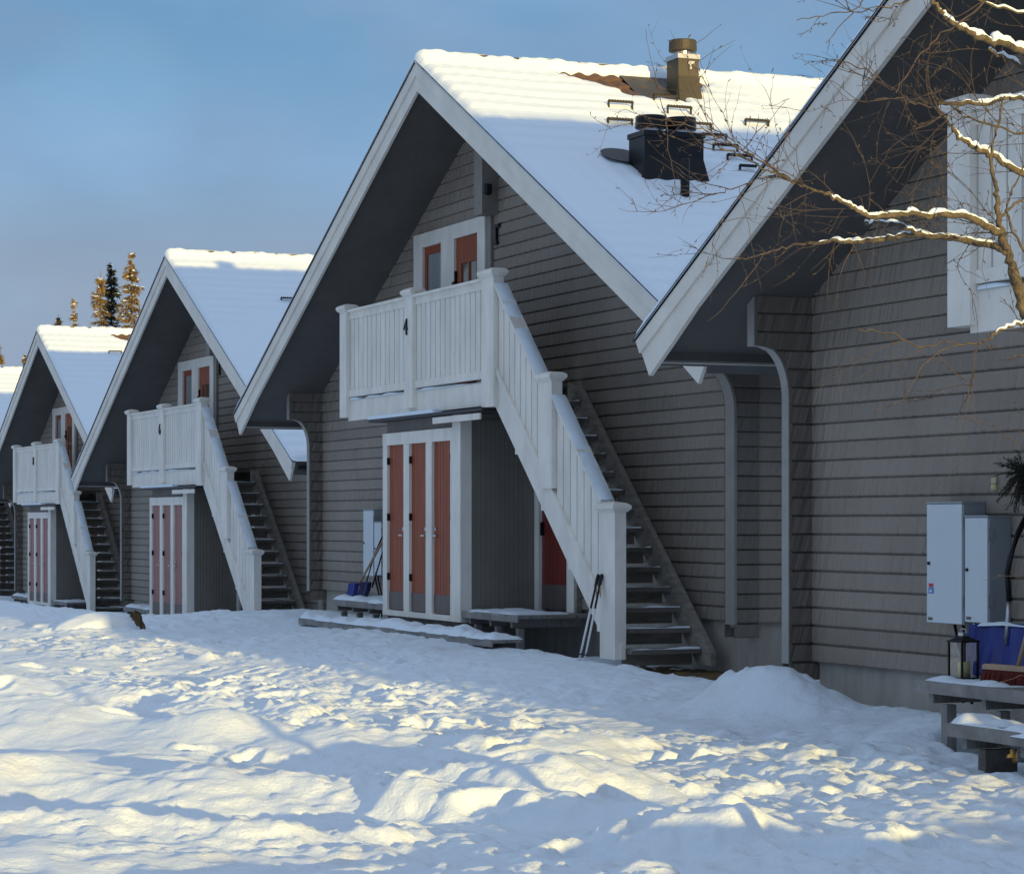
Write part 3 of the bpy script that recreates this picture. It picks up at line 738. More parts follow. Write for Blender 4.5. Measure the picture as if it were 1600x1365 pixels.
d3 = deck_part('deck_step', -3.10, 3.60, -0.50, -0.18, 0.17, False)
for x in np.arange(-2.9, 3.6, 0.9):
    mb = MB(); mb.box(x, x + 0.08, -0.42, -0.2, -0.5, 0.03); mb.build('step_support', M['tread'], dk)
ds1 = slab_snow('deck_snow', -3.30, SX0 - 0.01, -0.02, 0.8, 0.40, 0.05, d1, 3, 0.1); ds2 = slab_snow('deck_snow', SX1 + 0.02, 2.9, -0.02, 0.7, 0.40, 0.03, d2, 8, 0.3)
ds3 = slab_snow('deck_snow', -3.10, 3.60, -0.53, -0.17, 0.17, 0.07, d3, 5, 0.05)

# house numbers ---------------------------------------------------------------------
def digit(ch_, parent):
    cu = bpy.data.curves.new('number_text', 'FONT'); cu.body = ch_; cu.size = 0.28; cu.extrude = 0.008; cu.align_x = 'CENTER'
    o = bpy.data.objects.new('number_text', cu); COL.objects.link(o)
    dg = bpy.context.evaluated_depsgraph_get(); me = bpy.data.meshes.new_from_object(o.evaluated_get(dg))
    bpy.data.objects.remove(o)
    n = bpy.data.objects.new('house_number', me); COL.objects.link(n); me.materials.clear(); me.materials.append(M['black'])
    n.parent = parent; n.rotation_euler = (R(90), 0, 0); n.location = (-0.22, BY - 0.07, 3.62)
    return n

# ------------------------------------------------------------------ place the houses
GRP = 'grey gabled cabins standing in a row'
HP = {4: (-28.946, 10.582, 0.2), 3: (-46.07, 11.994, -0.427), 2: (-62.364, 13.066, -0.641), 1: (-79.0, 14.2, -0.66), 5: (-11.156, 8.781, 0.09)}
H = {}
skip_far = ('chimney', 'roof_vent', 'vent_pipe', 'vent_dark_patch', 'roof_step', 'chimney_cap', 'collar', 'hook')
H[4] = house; house.location = HP[4]
for k in (3, 2, 1, 5):
    H[k] = copy_tree(house, None, skip_far if k != 5 else ('chimney', 'roof_vent', 'vent_pipe', 'vent_dark_patch', 'roof_step'))
    H[k].location = HP[k]
tag(H[4], 'grey gabled cabin with number 4 on its white balcony and dark chimneys on its roof', 'cabin', GRP)
tag(H[3], 'second nearest fully visible grey cabin, with closet doors tinted pink for reflected sun and number 6 balcony', 'cabin', GRP)
tag(H[2], 'grey gabled cabin below the tall spruces, third from the right with its balcony on show', 'cabin', GRP)
tag(H[1], 'farthest grey cabin, cut off by the left edge, only a snowy roof and stairs showing', 'cabin', GRP)
tag(H[5], 'nearest grey cabin, cut off by the right edge, behind the snowy birch branches', 'cabin', GRP)
def child(o, *names):
    for n in names:
        o = [c for c in kids(o) if c.name.split('.')[0] == n][0]
    return o
for k, s in ((4, '4'), (3, '6'), (2, '8')): digit(s, child(H[k], 'balcony'))
for k, mname in ((3, 'redsun'), (2, 'redsun')):
    c = child(H[k], 'storage_closet'); me = None
    for d in [q for q in kids(c) if q.name.split('.')[0] == 'door']:
        d.data = d.data.copy(); d.data.materials[0] = M[mname]
for k, L_ in ((3, [(2.04, 1.66)]), (2, [(1.37, 1.53)])):
    src = child(house, 'roof_step')
    for x, y in L_:
        c = src.copy(); COL.objects.link(c); c.parent = H[k]; c.location = (x - rungs[0][0], y - rungs[0][1], -SL * (x - rungs[0][0]))
child(H[5], 'balcony').location = (-0.25, 0, 0)
plain = roof_snow(1, 0.06, 0.06, False); pdat = plain.data; bpy.data.objects.remove(plain)
for k in (3, 1): [c for c in kids(H[k]) if c.name.startswith('roof_snow')][0].data = pdat
child(H[5], 'deck').location = (-0.2, 0, 0.09)
for c in kids(child(H[5], 'deck')):
    if c.name.startswith('deck_step') or c.name.startswith('step_support'): c.location = (1.0, 0, 0.05)
for c in kids(child(H[5], 'deck')):
    for c2 in kids(c):
        if c2.name.startswith('deck_snow') and not c.name.startswith('deck_step'): c2.location = (0, 0, -0.034)
        elif c2.name.startswith('deck_snow'): c2.location = (0, 0, -0.02)
child(H[5], 'foundation').location = (0, 0, 0.05)

# ------------------------------------------------------------------ ground: one snow sheet
def band(a, b, step): return np.arange(a, b, step)
def grow(start, end, s0, fac):
    out = []; x = start; s = s0; sg = 1 if end > start else -1
    while (end - x) * sg > 0: x += sg * s; s *= fac; out.append(x)
    return np.array(out)
gx = np.concatenate([grow(-34, -900, 0.08, 1.035)[::-1], band(-34, -25, 0.05), band(-25, -9, 0.026), band(-9, -6, 0.06), grow(-6, 700, 0.08, 1.06)])
gy = np.concatenate([grow(-1.0, -700, 0.06, 1.06)[::-1], band(-1.0, 0.8, 0.04), band(0.8, 10.0, 0.021), band(10.0, 12.0, 0.05), grow(12, 900, 0.1, 1.06)])
X, Y = np.meshgrid(gx, gy)
def gnd(X, Y):
    z = np.interp(X, [-1e4, -120, -80, -62, -50, -42, -36, -29, -20, -14, -9, -4, 40, 1e4], [-0.9, -0.9, -0.62, -0.55, -0.38, -0.10, 0.14, 0.20, 0.06, 0.06, 0.14, 0.26, 0.6, 0.6])
    # houses stand on a slightly higher bench; ground dips towards the lane
    yf = np.interp(X, [-90, -62, -46, -29, -11, 0], [14.5, 13.0, 12.0, 10.6, 8.8, 8.0])
    dist = yf - Y                                   # metres in front of the barge plane
    z = z + (0.04 + 0.07 * sstep(-19, -23, X)) * sstep(3.0, 0.2, dist) - 0.05 * sstep(2.0, 6.0, dist)
    def bump(cx, cy, rx, ry, h, ang=0.0, p=1.0):
        c, s = math.cos(ang), math.sin(ang); u = (X - cx) * c + (Y - cy) * s; v = -(X - cx) * s + (Y - cy) * c
        return h * np.exp(-((u / rx) ** 2 + (v / ry) ** 2) ** p)
    # ploughed banks and heaps
    q = at(400, 990, 36.5); z = z + bump(q.x, q.y, 2.3, 1.5, 0.06, 0.2, 1.3)
    q = at(1205, 1085, 19.6); z = z + bump(q.x, q.y, 0.8, 0.34, 0.36, 0.1, 1.2)
    q = at(1410, 1110, 18.6); z = z + bump(q.x, q.y, 0.6, 0.25, 0.12, 0.1)
    z = z + bump(-52, 9.0, 12, 1.6, 0.42, -0.05, 1.2) + bump(-44, 6.5, 6, 2.5, 0.25, 0)
    q = at(150, 1030, 33); z = z + bump(q.x, q.y, 1.1, 0.7, 0.12, 0.25, 1.2)
    def ridge(px0, D0, px1, D1, wd, h, p=1.0, soft=1.0):
        a = at(px0, 900, D0); b_ = at(px1, 900, D1); dx, dy = b_.x - a.x, b_.y - a.y; l2 = dx * dx + dy * dy
        t = ((X - a.x) * dx + (Y - a.y) * dy) / l2; tc_ = np.clip(t, 0, 1)
        wob = 0.35 * wd * vnoise(X * 1.7 + px0, Y * 1.7 + 3)
        d = np.hypot(X - a.x - tc_ * dx, Y - a.y - tc_ * dy) + wob
        return h * (0.8 + 0.45 * vnoise(X * 1.1 + px0, Y * 1.1)) * np.exp(-(np.abs(d) / wd) ** (2 * p))
    z = z + ridge(40, 15.0, 860, 14.4, 0.62, 0.25, 1.1) + ridge(640, 13.9, 1120, 12.75, 0.17, 0.17, 1.3)
    z = z + ridge(-60, 13.0, 430, 12.6, 0.24, 0.13) + ridge(-60, 19.6, 330, 18.0, 0.5, 0.17) + ridge(-40, 17.0, 280, 16.4, 0.3, 0.13)
    z = z + ridge(600, 17.4, 860, 16.6, 0.55, 0.19) + ridge(990, 12.15, 1135, 11.95, 0.22, 0.15, 1.3) + ridge(1235, 11.95, 1365, 11.7, 0.17, 0.12, 1.3)
    z = z + ridge(-60, 23.0, 260, 22.0, 0.6, 0.16) + ridge(350, 21.0, 560, 19.6, 0.4, 0.10)
    # unseen snow bank added right of the view to shade the right foreground
    z = z + 0.20 * np.exp(-((X + 5.2 + 0.5 * vnoise(X * 0 + 4, Y * 0.7)) / 1.2) ** 2) * sstep(4.4, 5.6, Y + 0.5 * vnoise(X * 0.5, Y * 0.5)) * sstep(9.6, 8.4, Y) * (1 + 0.5 * vnoise(X * 0.9, Y * 1.3 + 30))
    q = at(1520, 1165, 17.3); z = z + bump(q.x, q.y, 1.0, 0.5, 0.20, 0.1)
    # dip under the stairs and decks
    near = np.exp(-((X + 24.2) / 2.2) ** 2) * sstep(10.2, 10.9, Y); z = z - 0.16 * near
    for hx, hy in ((-28.9, 10.58), (-11.15, 8.78)):
        u = X - hx; v = Y - hy
        z = z - 0.35 * sstep(-3.6, -3.2, u) * sstep(3.6, 3.1, u) * (sstep(-0.30, 0.1, v) if hx < -20 else sstep(0.0, 0.3, v)) * sstep(2.5, 1.5, v)
    # relief, strongest where people and ploughs have been
    tr = np.clip(sstep(-0.6, 1.6, dist) * sstep(6.8, 3.2, dist) + 0.15, 0, 1)
    soft = sstep(2.0, 5.0, dist)
    z = z + 0.10 * vnoise(X * 0.32 + 3, Y * 0.45) * (0.4 + 0.6 * soft)
    z = z + 0.048 * vnoise(X * 0.9, Y * 1.2 + 17) * (0.35 + 0.65 * soft)
    n1 = vnoise(X * 2.2 + 0.5 * vnoise(X * 1.3, Y * 1.3), Y * 2.6 + 5)
    z = z + 0.027 * (1 - np.abs(n1)) * (0.25 + 0.75 * np.maximum(soft, tr))
    a = vnoise(X * 5.0 + 31, Y * 5.5); b = vnoise(X * 10 + 7, Y * 11 + 3); c = vnoise(X * 21, Y * 23 + 9)
    patch = sstep(-0.1, 0.5, vnoise(X * 0.7 + 60, Y * 0.8 + 4)) * 0.8 + 0.2
    z = z + tr * patch * (0.030 * a + 0.020 * np.maximum(b, -0.2) + 0.008 * c)
    z = z + (1 - tr) * (0.012 * a + 0.003 * b + 0.0012 * c)
    # crumbs: rounded clods of broken crust in three sizes
    Xw = X + 0.035 * vnoise(X * 9 + 4, Y * 9) + 0.018 * vnoise(X * 23, Y * 23 + 8); Yw = Y + 0.035 * vnoise(X * 9, Y * 9 + 40) + 0.018 * vnoise(X * 23 + 50, Y * 23)
    def clods(cell, hmin, hmax, dens, seed):
        X, Y = Xw, Yw
        rsx = np.random.RandomState(seed); Ax, Ay, Ar, Ae = [rsx.rand(256, 256) for _ in range(4)]
        xi = np.floor(X / cell).astype(int); yi = np.floor(Y / cell).astype(int); out = np.zeros_like(X)
        for di in (-1, 0, 1):
            for dj in (-1, 0, 1):
                i = (xi + di) & 255; j = (yi + dj) & 255
                cx_ = (xi + di + Ax[i, j]) * cell; cy_ = (yi + dj + Ay[i, j]) * cell
                r_ = cell * (0.28 + 0.42 * Ar[i, j]); dd = np.hypot((X - cx_) * (0.75 + 0.5 * Ae[i, j]), (Y - cy_) * (1.25 - 0.5 * Ae[i, j])) / r_
                hgt_ = (hmin + (hmax - hmin) * Ae[j, i] ** 2) * (Ar[j, i] < dens)
                out = np.maximum(out, hgt_ * np.clip(1 - dd * dd, 0, 1) ** 0.4)
        return out
    inner = (np.abs(X + 22) < 22) & (np.abs(Y - 5) < 9)
    if X.shape == (len(gy), len(gx)):
        wob = 0.02 * vnoise(X * 14, Y * 14)
        band_ = np.clip((0.18 + 0.82 * sstep(1.2, 2.8, dist + 0.7 * vnoise(X * 0.6 + 8, Y * 0.6))) * sstep(5.6, 3.4, dist + 0.9 * vnoise(X * 0.5, Y * 0.6)), 0, 1)
        crumb = np.clip(band_ * (0.35 + 0.9 * sstep(-0.3, 0.5, vnoise(X * 0.8 + 9, Y * 0.9))) + 0.55 * sstep(0.25, 0.6, vnoise(X * 0.9 + 70, Y * 1.0 + 20)), 0, 1)
        crumb = np.maximum(crumb, 0.9 * (ridge(990, 12.15, 1135, 11.95, 0.35, 1, 1.3) + ridge(640, 13.9, 1120, 12.75, 0.25, 1, 1.3) + ridge(-60, 12.9, 900, 12.5, 0.35, 1)).clip(0, 1))
        crumb = np.maximum(crumb, 0.8 * bump(at(1225, 1085, 19.6).x, at(1225, 1085, 19.6).y, 1.2, 0.7, 1, 0.1))
        z = z + 0.68 * crumb * (clods(0.34, 0.005, 0.07, 0.35, 1) + clods(0.17, 0.004, 0.055, 0.5, 2) + clods(0.085, 0.003, 0.036, 0.7, 3) + 0.008 * vnoise(X * 31, Y * 33))
        ruts = sstep(-27, -20, X) * sstep(3.2, 4.6, Y) * sstep(8.6, 7.4, Y)
        z = z + ruts * (0.016 * vnoise(X * 0.5 + 0.25 * Y, Y * 6 - X * 0.9) + 0.010 * vnoise(X * 1.1, Y * 13 - X * 2.0 + 5))
        z = z + (1 - crumb) * 0.35 * (clods(0.22, 0.0, 0.05, 0.16, 5) + clods(0.10, 0.0, 0.03, 0.2, 6))
    # footprints
    rs = np.random.RandomState(11)
    for i in range(130):
        t = rs.rand(); fx = -32 + 23 * t + rs.randn() * 0.3; fy = np.interp(fx, [-32, -9], [7.2, 4.8]) + rs.randn() * 1.0
        m = (np.abs(gx - fx) < 0.6); n = (np.abs(gy - fy) < 0.6)
        if X.shape == (len(gy), len(gx)) and m.any() and n.any():
            sub = np.ix_(n, m); an = rs.rand() * 6.28; cc, s_ = math.cos(an), math.sin(an)
            u = (X[sub] - fx) * cc + (Y[sub] - fy) * s_; v = -(X[sub] - fx) * s_ + (Y[sub] - fy) * cc
            r = np.sqrt((u / 0.17) ** 2 + (v / 0.09) ** 2)
            z[sub] += -0.055 * np.exp(-r ** 4) + 0.022 * np.exp(-((r - 1.35) / 0.35) ** 2)
    far = sstep(60, 250, np.hypot(X + 25, Y - 6)); z = z * (1 - far) + far * (-0.6 + 0.3 * vnoise(X * 0.02, Y * 0.02))
    return z
Z = gnd(X, Y)
go = grid_mesh('ground', X, Y, Z, M['gsnow']); tag(go, kind='structure')
def gz(x, y): 
    j = int(np.argmin(abs(gx - x))); i = int(np.argmin(abs(gy - y))); return float(Z[i, j])

# ------------------------------------------------------------------ things standing at the houses
def hw(k, x, y, z): p = HP[k]; return Vector((p[0] + x, p[1] + y, p[2] + z))
def cabinet(k, x0, x1, z0, z1, label, sticker, grp):
    root = empty('electric_cabinet', hw(k, (x0 + x1) / 2, WY - 0.03, z0)); w2 = (x1 - x0) / 2; h = z1 - z0; dp = 0.165
    tag(root, label, 'cabinet', grp)
    mb = MB(); mb.box(-w2, w2, -dp, 0, 0, h); mb.box(-w2 - 0.008, w2 + 0.008, -dp - 0.02, 0, h, h + 0.012)
    mb.build('body', M['boxside'], root)
    mb = MB(); mb.bbox(-w2 + 0.004, w2 - 0.004, -dp - 0.018, -dp - 0.001, 0.006, h - 0.004, 0.004)
    d = mb.build('door', M['box'], root)
    mb = MB(); mb.tube([(-w2 + 0.035, -dp - 0.03, h * 0.5), (-w2 + 0.035, -dp - 0.017, h * 0.5)], 0.012, 10); mb.build('lock', M['black'], d)
    for zz in (0.12, h - 0.15):
        mb = MB(); mb.box(w2 - 0.004, w2 + 0.012, -dp - 0.02, -dp + 0.02, zz, zz + 0.07); mb.build('hinge', M['boxside'], root)
    mb = MB(); mb.box(-w2 + 0.02, -w2 + 0.08, -dp - 0.0195, -dp - 0.0178, 0.02, 0.04); mb.build('nameplate', M['kick'], d)
    if sticker:
        mb = MB(); mb.box(-w2 + 0.03, -w2 + 0.09, -dp - 0.0198, -dp - 0.0178, 0.25, 0.275)
        mb.mi = 1; mb.box(-w2 + 0.025, -w2 + 0.095, -dp - 0.0198, -dp - 0.0178, 0.205, 0.248)
        mb.mi = 2; mb.box(-w2 + 0.04, -w2 + 0.07, -dp - 0.0205, -dp - 0.0178, 0.215, 0.23)
        mb.build('sticker', [M['redmark'], M['bluemark'], M['whitemetal']], d)
    for dx in (-0.05, 0.06):
        mb = MB(); mb.tube([(dx, -0.07, 0.01), (dx + 0.01, -0.05, -0.12), (dx + 0.05, -0.03, -0.25), (dx + 0.05, -0.03, -0.55)], 0.012, 6); mb.build('cable', M['black'], root, True)
    return root
cabinet(5, -4.63, -4.17, 0.81, 1.64, 'tall pale grey electric cabinet with a red and blue sticker on the nearest cabin', True, 'electric cabinets on cabin walls')
cabinet(5, -4.135, -3.85, 0.83, 1.545, 'smaller pale grey electric cabinet right of the one with a sticker', False, 'electric cabinets on cabin walls')
cabinet(4, -4.28, -3.87, 0.68, 1.56, 'pale grey electric cabinet beside the red doors of cabin 4, behind a shovel handle', False, 'electric cabinets on cabin walls')
cabinet(4, -3.83, -3.55, 0.70, 1.40, 'narrow pale electric cabinet half hidden by the white closet frame of cabin 4', False, 'electric cabinets on cabin walls')

def blade(w_, h, curve, rib=True, n=14):
    """dished shovel blade: x across, y forward(-), z up"""
    mb = MB(); nu, nv = n, 10; v = []
    for side in (0, 1):
        for j in range(nv + 1):
            t = j / nv
            for i in range(nu + 1):
                u = i / nu * 2 - 1
                hw_ = w_ / 2 * (0.93 + 0.07 * (1 - t)); top = h * (1 - 0.05 * abs(u) ** 4)
                x = u * hw_; z = t * top
                y = -curve * (1 - t) ** 2 + 0.05 * (abs(u) ** 3) * -1 + (0.018 * math.cos(u * math.pi * 3) if rib else 0)
                v.append((x, y + (0.007 if side else 0), z))
    f = []; W_ = nu + 1; off = W_ * (nv + 1)
    for j in range(nv):
        for i in range(nu):
            q = (j * W_ + i, j * W_ + i + 1, (j + 1) * W_ + i + 1, (j + 1) * W_ + i)
            f.append(q); f.append(tuple(k + off for k in q[::-1]))
    edge = [i for i in range(W_)] + [j * W_ + nu for j in range(1, nv + 1)] + [nv * W_ + i for i in range(nu - 1, -1, -1)] + [j * W_ for j in range(nv - 1, 0, -1)]
    for a, b in zip(edge, edge[1:] + edge[:1]): f.append((b, a, a + off, b + off))
    mb.add(v, f); return mb

DK5 = 0.49
# bent-shaft shovel on the nearest cabin's deck
r = empty('snow_shovel', hw(5, -3.36, 0.58, DK5 + 0.005), R(26)); tag(r, 'blue snow shovel with bent black and steel shaft leaning on the nearest cabin', 'shovel', 'snow shovels')
b = blade(0.50, 0.36, 0.10).build('blade', M['blue'], r, True)
mb = MB(); mb.box(-0.25, 0.25, -0.11, -0.09, 0.0, 0.018); mb.build('blade_edge', M['steel'], b)
mb = MB(); xs = np.linspace(-0.23, 0.23, 40); v = []; f = []
for x in xs:
    hh = 0.012 + 0.012 * float(vnoise(np.array([x * 25]), np.array([3.3]))[0]); hh = max(hh, 0.001)
    v += [(x, -0.03, 0.345 - abs(x) * 0.05), (x, -0.02, 0.352 + hh - abs(x) * 0.05), (x, 0.03, 0.345 - abs(x) * 0.05)]
for i in range(39):
    for q in range(2): f.append((i * 3 + q, i * 3 + 3 + q, i * 3 + 4 + q, i * 3 + q + 1))
mb.add(v, f); mb.build('snow_crust', M['snow'], b, True)
pth = [(0.01, -0.01, 0.22), (0.01, 0.02, 0.40), (0.0, 0.05, 0.50), (-0.03, 0.07, 0.68), (-0.025, 0.10, 0.78), (0.015, 0.14, 0.95), (0.05, 0.19, 1.06), (0.09, 0.25, 1.28)]
mb = MB(); mb.tube(pth[:3], 0.017, 10); mb.build('lower_shaft', M['steel'], r, True)
mb = MB(); mb.tube(pth[2:7], [0.02] * 5, 10); mb.build('grip', M['black'], r, True)
mb = MB(); mb.tube(pth[6:], 0.016, 10); mb.build('upper_shaft', M['steel'], r, True)
mb = MB(); mb.tube([(0.03, 0.25, 1.28), (0.03, 0.28, 1.38), (0.15, 0.28, 1.38), (0.15, 0.25, 1.28), (0.03, 0.25, 1.28)], 0.014, 8); mb.build('handle', M['black'], r, True)
# broom
r = empty('push_broom', hw(5, -2.78, 0.30, DK5 + 0.004), R(6)); tag(r, 'wide red push broom with pale wooden handle on the nearest cabin deck', 'broom')
mb = MB(); n = 30
rs = random.Random(3)
for i in range(n):
    for j in range(4):
        x = -0.30 + 0.6 * (i + 0.5) / n; y = -0.035 + 0.07 * (j + 0.5) / 4
        ox = (rs.random() - 0.5) * 0.016 + x * 0.06; oy = (rs.random() - 0.5) * 0.02 + y * 0.5
        mb.add([(x - .011, y - .009, .085), (x + .011, y - .009, .085), (x + .011, y + .009, .085), (x - .011, y + .009, .085),
                (x - .012 + ox, y - .011 + oy, 0), (x + .012 + ox, y - .011 + oy, 0), (x + .012 + ox, y + .011 + oy, 0), (x - .012 + ox, y + .011 + oy, 0)],
               [(0, 1, 5, 4), (1, 2, 6, 5), (2, 3, 7, 6), (3, 0, 4, 7), (4, 5, 6, 7)])
mb.build('bristles', M['brush'], r)
mb = MB(); mb.bbox(-0.31, 0.31, -0.04, 0.04, 0.085, 0.118, 0.01); mb.build('brush_head', M['handle'], r)
mb = MB(); mb.tube([(0.0, 0, 0.11), (0.06, 0.06, 0.45), (0.2, 0.30, 1.25)], [0.014, 0.013, 0.013], 10); mb.build('handle', M['handle'], r, True)
# lantern
r = empty('candle_lantern', hw(5, -3.42, 0.30, DK5 + 0.003), R(8)); tag(r, 'black metal lantern with a yellow candle at the edge of the wooden deck', 'lantern')
mb = MB(); q = 0.065; hh = 0.24
for sx in (-1, 1):
    for sy in (-1, 1): mb.box(sx * q - 0.006, sx * q + 0.006, sy * q - 0.006, sy * q + 0.006, 0.012, hh)
mb.box(-q - .01, q + .01, -q - .01, q + .01, 0, 0.012); mb.box(-q - .01, q + .01, -q - .01, q + .01, hh, hh + 0.012)
mb.add([(-q, -q, hh + .012), (q, -q, hh + .012), (q, q, hh + .012), (-q, q, hh + .012), (-.022, -.022, hh + .04), (.022, -.022, hh + .04), (.022, .022, hh + .04), (-.022, .022, hh + .04)], [(0, 1, 5, 4), (1, 2, 6, 5), (2, 3, 7, 6), (3, 0, 4, 7), (4, 5, 6, 7)])
mb.build('frame', M['black'], r)
mb = MB(); mb.box(-.024, .024, -.024, .024, hh + .041, hh + .062); mb.tube([(-.03, 0, hh + .06), (-.02, 0, hh + .085), (.02, 0, hh + .085), (.03, 0, hh + .06)], .004, 6); mb.build('cap', M['steel'], r)
mb = MB(); mb.lathe([(0.04, 0), (0.041, 0.085), (0.036, 0.10), (0.02, 0.095)], (0.005, 0, 0.0125), 18); mb.build('candle', M['candle'], r, True)
lg = bpy.data.materials.new("lantern_glass"); lg.use_nodes = True; t_ = lg.node_tree; t_.nodes.clear()
o_ = t_.nodes.new('ShaderNodeOutputMaterial'); m_ = t_.nodes.new('ShaderNodeMixShader'); a_ = t_.nodes.new('ShaderNodeBsdfTransparent'); g_ = t_.nodes.new('ShaderNodeBsdfGlossy'); g_.inputs['Roughness'].default_value = 0.08
m_.inputs[0].default_value = 0.16; t_.links.new(a_.outputs[0], m_.inputs[1]); t_.links.new(g_.outputs[0], m_.inputs[2]); t_.links.new(m_.outputs[0], o_.inputs['Surface'])
for i in range(4):
    a = i * math.pi / 2; c, s_ = math.cos(a), math.sin(a)
    pts = [(-q + .008, -q, .013), (q - .008, -q, .013), (q - .008, -q, hh - .001), (-q + .008, -q, hh - .001)]
    mb = MB(); mb.add([(x * c - y * s_, x * s_ + y * c, z) for x, y, z in pts], [(0, 1, 2, 3)]); mb.build('glass_pane', lg, r)
# hanging juniper bough and yellow wall tag
r = empty('evergreen_bough', hw(5, -3.33, 0.78, 1.93)); tag(r, 'dark evergreen bough hanging above the shovel on the nearest cabin', 'bough')
rs = random.Random(5); mb = MB(); mbs = MB()
for i in range(90):
    d0 = Vector((rs.gauss(0, 1), rs.gauss(0, 0.45), rs.gauss(-0.35, 0.9))).normalized(); L1 = 0.10 + 0.14 * rs.random()
    pts = [Vector((0, -0.08, -0.1)) + d0 * (L1 * k / 5) + Vector((0, 0, -0.05 * (k / 5) ** 2)) for k in range(6)]
    mbs.tube(pts, [0.004, 0.004, 0.003, 0.003, 0.002, 0.001], 4)
    for k in range(80):
        t = rs.random() * 4.99; j = int(t); c0 = pts[j].lerp(pts[j + 1], t - j)
        d = (Vector((rs.gauss(0, 1), rs.gauss(0, 1), rs.gauss(-0.3, 1))).normalized() + d0 * 0.8).normalized() * (0.018 + 0.022 * rs.random())
        e = d.cross(Vector((rs.random(), rs.random(), rs.random()))).normalized() * 0.003
        mb.add([c0 - e, c0 + e, c0 + d], [(0, 1, 2)])
mbs.build('stem', M['twig'], r); mb.build('needles', M['sprucedk'], r)
r = empty('wall_socket', hw(5, -4.04, WY - 0.027, 1.73)); tag(r, 'small yellowed double socket on the siding beside the evergreen bough', 'socket')
mb = MB(); mb.bbox(-0.03, 0.03, -0.02, 0, 0.045, 0.085, 0.005); mb.bbox(-0.03, 0.03, -0.02, 0, 0.0, 0.04, 0.005); mb.build('cover', M['yellow'], r)
mb = MB(); mb.box(-0.02, 0.02, -0.026, -0.021, 0.012, 0.028); mb.build('lid', M['candle'], r)

# cabin 4: snow pusher, wooden handled shovel, ski poles
DK4 = 0.41
r = empty('snow_pusher', hw(4, -3.08, 0.42, DK4), R(-6)); tag(r, 'dark blue snow pusher with thin hoop handle beside the red doors of cabin 4', 'snow pusher', 'snow shovels')
blade(0.44, 0.22, 0.07).build('blade', M['bluedk'], r, True)
mb = MB(); mb.tube([(-0.2, 0.0, 0.15), (-0.21, 0.12, 0.55), (-0.21, 0.24, 0.82), (-0.17, 0.26, 0.87), (0.17, 0.26, 0.87), (0.21, 0.24, 0.82), (0.21, 0.12, 0.55), (0.2, 0.0, 0.15)], 0.011, 8); mb.build('hoop_handle', M['black'], r, True)
r = empty('snow_shovel', hw(4, -2.98, 0.22, DK4), R(-4)); tag(r, 'blue snow shovel with pale wooden shaft in front of the hoop handled pusher', 'shovel', 'snow shovels')
blade(0.32, 0.21, 0.06).build('blade', M['blue'], r, True)
mb = MB(); mb.tube([(-0.10, -0.02, 0.05), (0.30, 0.30, 0.80)], 0.016, 8); mb.build('shaft', M['handle'], r, True)
gp = (5.18, -0.30); zg = 0.02
for i, (bx, by, tx, ty, lab) in enumerate(((5.60, -0.40, 5.47, -0.13, 'left one of the two white ski poles leaning on the stair post of cabin 4'), (5.73, -0.40, 5.50, -0.105, 'right one of the two white ski poles leaning on the stair post of cabin 4'))):
    r = empty('ski_pole', hw(4, bx, by, zg)); tag(r, lab, 'ski pole', 'ski poles by the stair')
    d = Vector((tx - bx, ty - by, 0.86)); P = lambda t: d * t
    mb = MB(); mb.tube([P(0), P(0.62)], [0.010, 0.011], 8); mb.build('shaft', M['whitemetal'], r, True)
    mb = MB(); mb.tube([P(0.62), P(0.86)], [0.011, 0.011], 8); mb.build('upper_shaft', M['black'], r, True)
    mb = MB(); mb.tube([P(0.86), P(0.88), P(1.0), P(1.01)], [0.012, 0.017, 0.018, 0.012], 10); mb.build('grip', M['black'], r, True)
    mb = MB(); mb.tube([P(0.96), P(0.86) + Vector((0.04, -0.01, -0.06)), P(0.80) + Vector((0.05, 0, -0.04)), P(0.94)], 0.006, 6); mb.build('strap', M['handle'], r, True)
    mb = MB(); c = P(0.10); mb.lathe([(0.004, 0), (0.04, 0.004), (0.04, 0.008), (0.01, 0.012)], c, 14); mb.build('basket', M['black'], r, True)

# snow covered boulder with an earthy face
q = at(209, 1022, 33.0)
r = empty('boulder', (q.x, q.y, gz(q.x, q.y) - 0.12), R(90 - YAW)); tag(r, 'snow covered boulder showing a brown earthy side in the sunlit snow', 'boulder')
mb = MB(); n = 16; mrow = 9; v = []; f = []; rs = random.Random(8)
for j in range(mrow + 1):
    ph = math.pi * 0.5 * j / mrow
    for i in range(n):
        a = 2 * math.pi * i / n; k = 1 + 0.22 * (rs.random() - 0.5)
        v.append((0.13 * math.cos(a) * math.cos(ph) * k + 0.02, 0.2 * math.sin(a) * math.cos(ph) * k, 0.32 * math.sin(ph) * k))
for j in range(mrow):
    for i in range(n): f.append((j * n + i, j * n + (i + 1) % n, (j + 1) * n + (i + 1) % n, (j + 1) * n + i))
mb.add(v, f); mb.build('stone', M['rock'], r)
xs = np.linspace(-1, 1, 41); Xs, Ys = np.meshgrid(xs, xs); rr = np.hypot(Xs, Ys)
hh = np.sqrt(np.clip(1 - np.clip(rr, 0, 1) ** 2.4, 0, 1)) * (1 + 0.12 * vnoise(Xs * 2 + 4, Ys * 2))
cap = grid_mesh('snow_cap', Xs * 0.60 - 0.50 + 0.06 * vnoise(Xs * 3, Ys * 3 + 8), Ys * 0.5, 0.02 + hh * 0.36 * (0.75 + 0.25 * Xs), M['gsnow'], r)

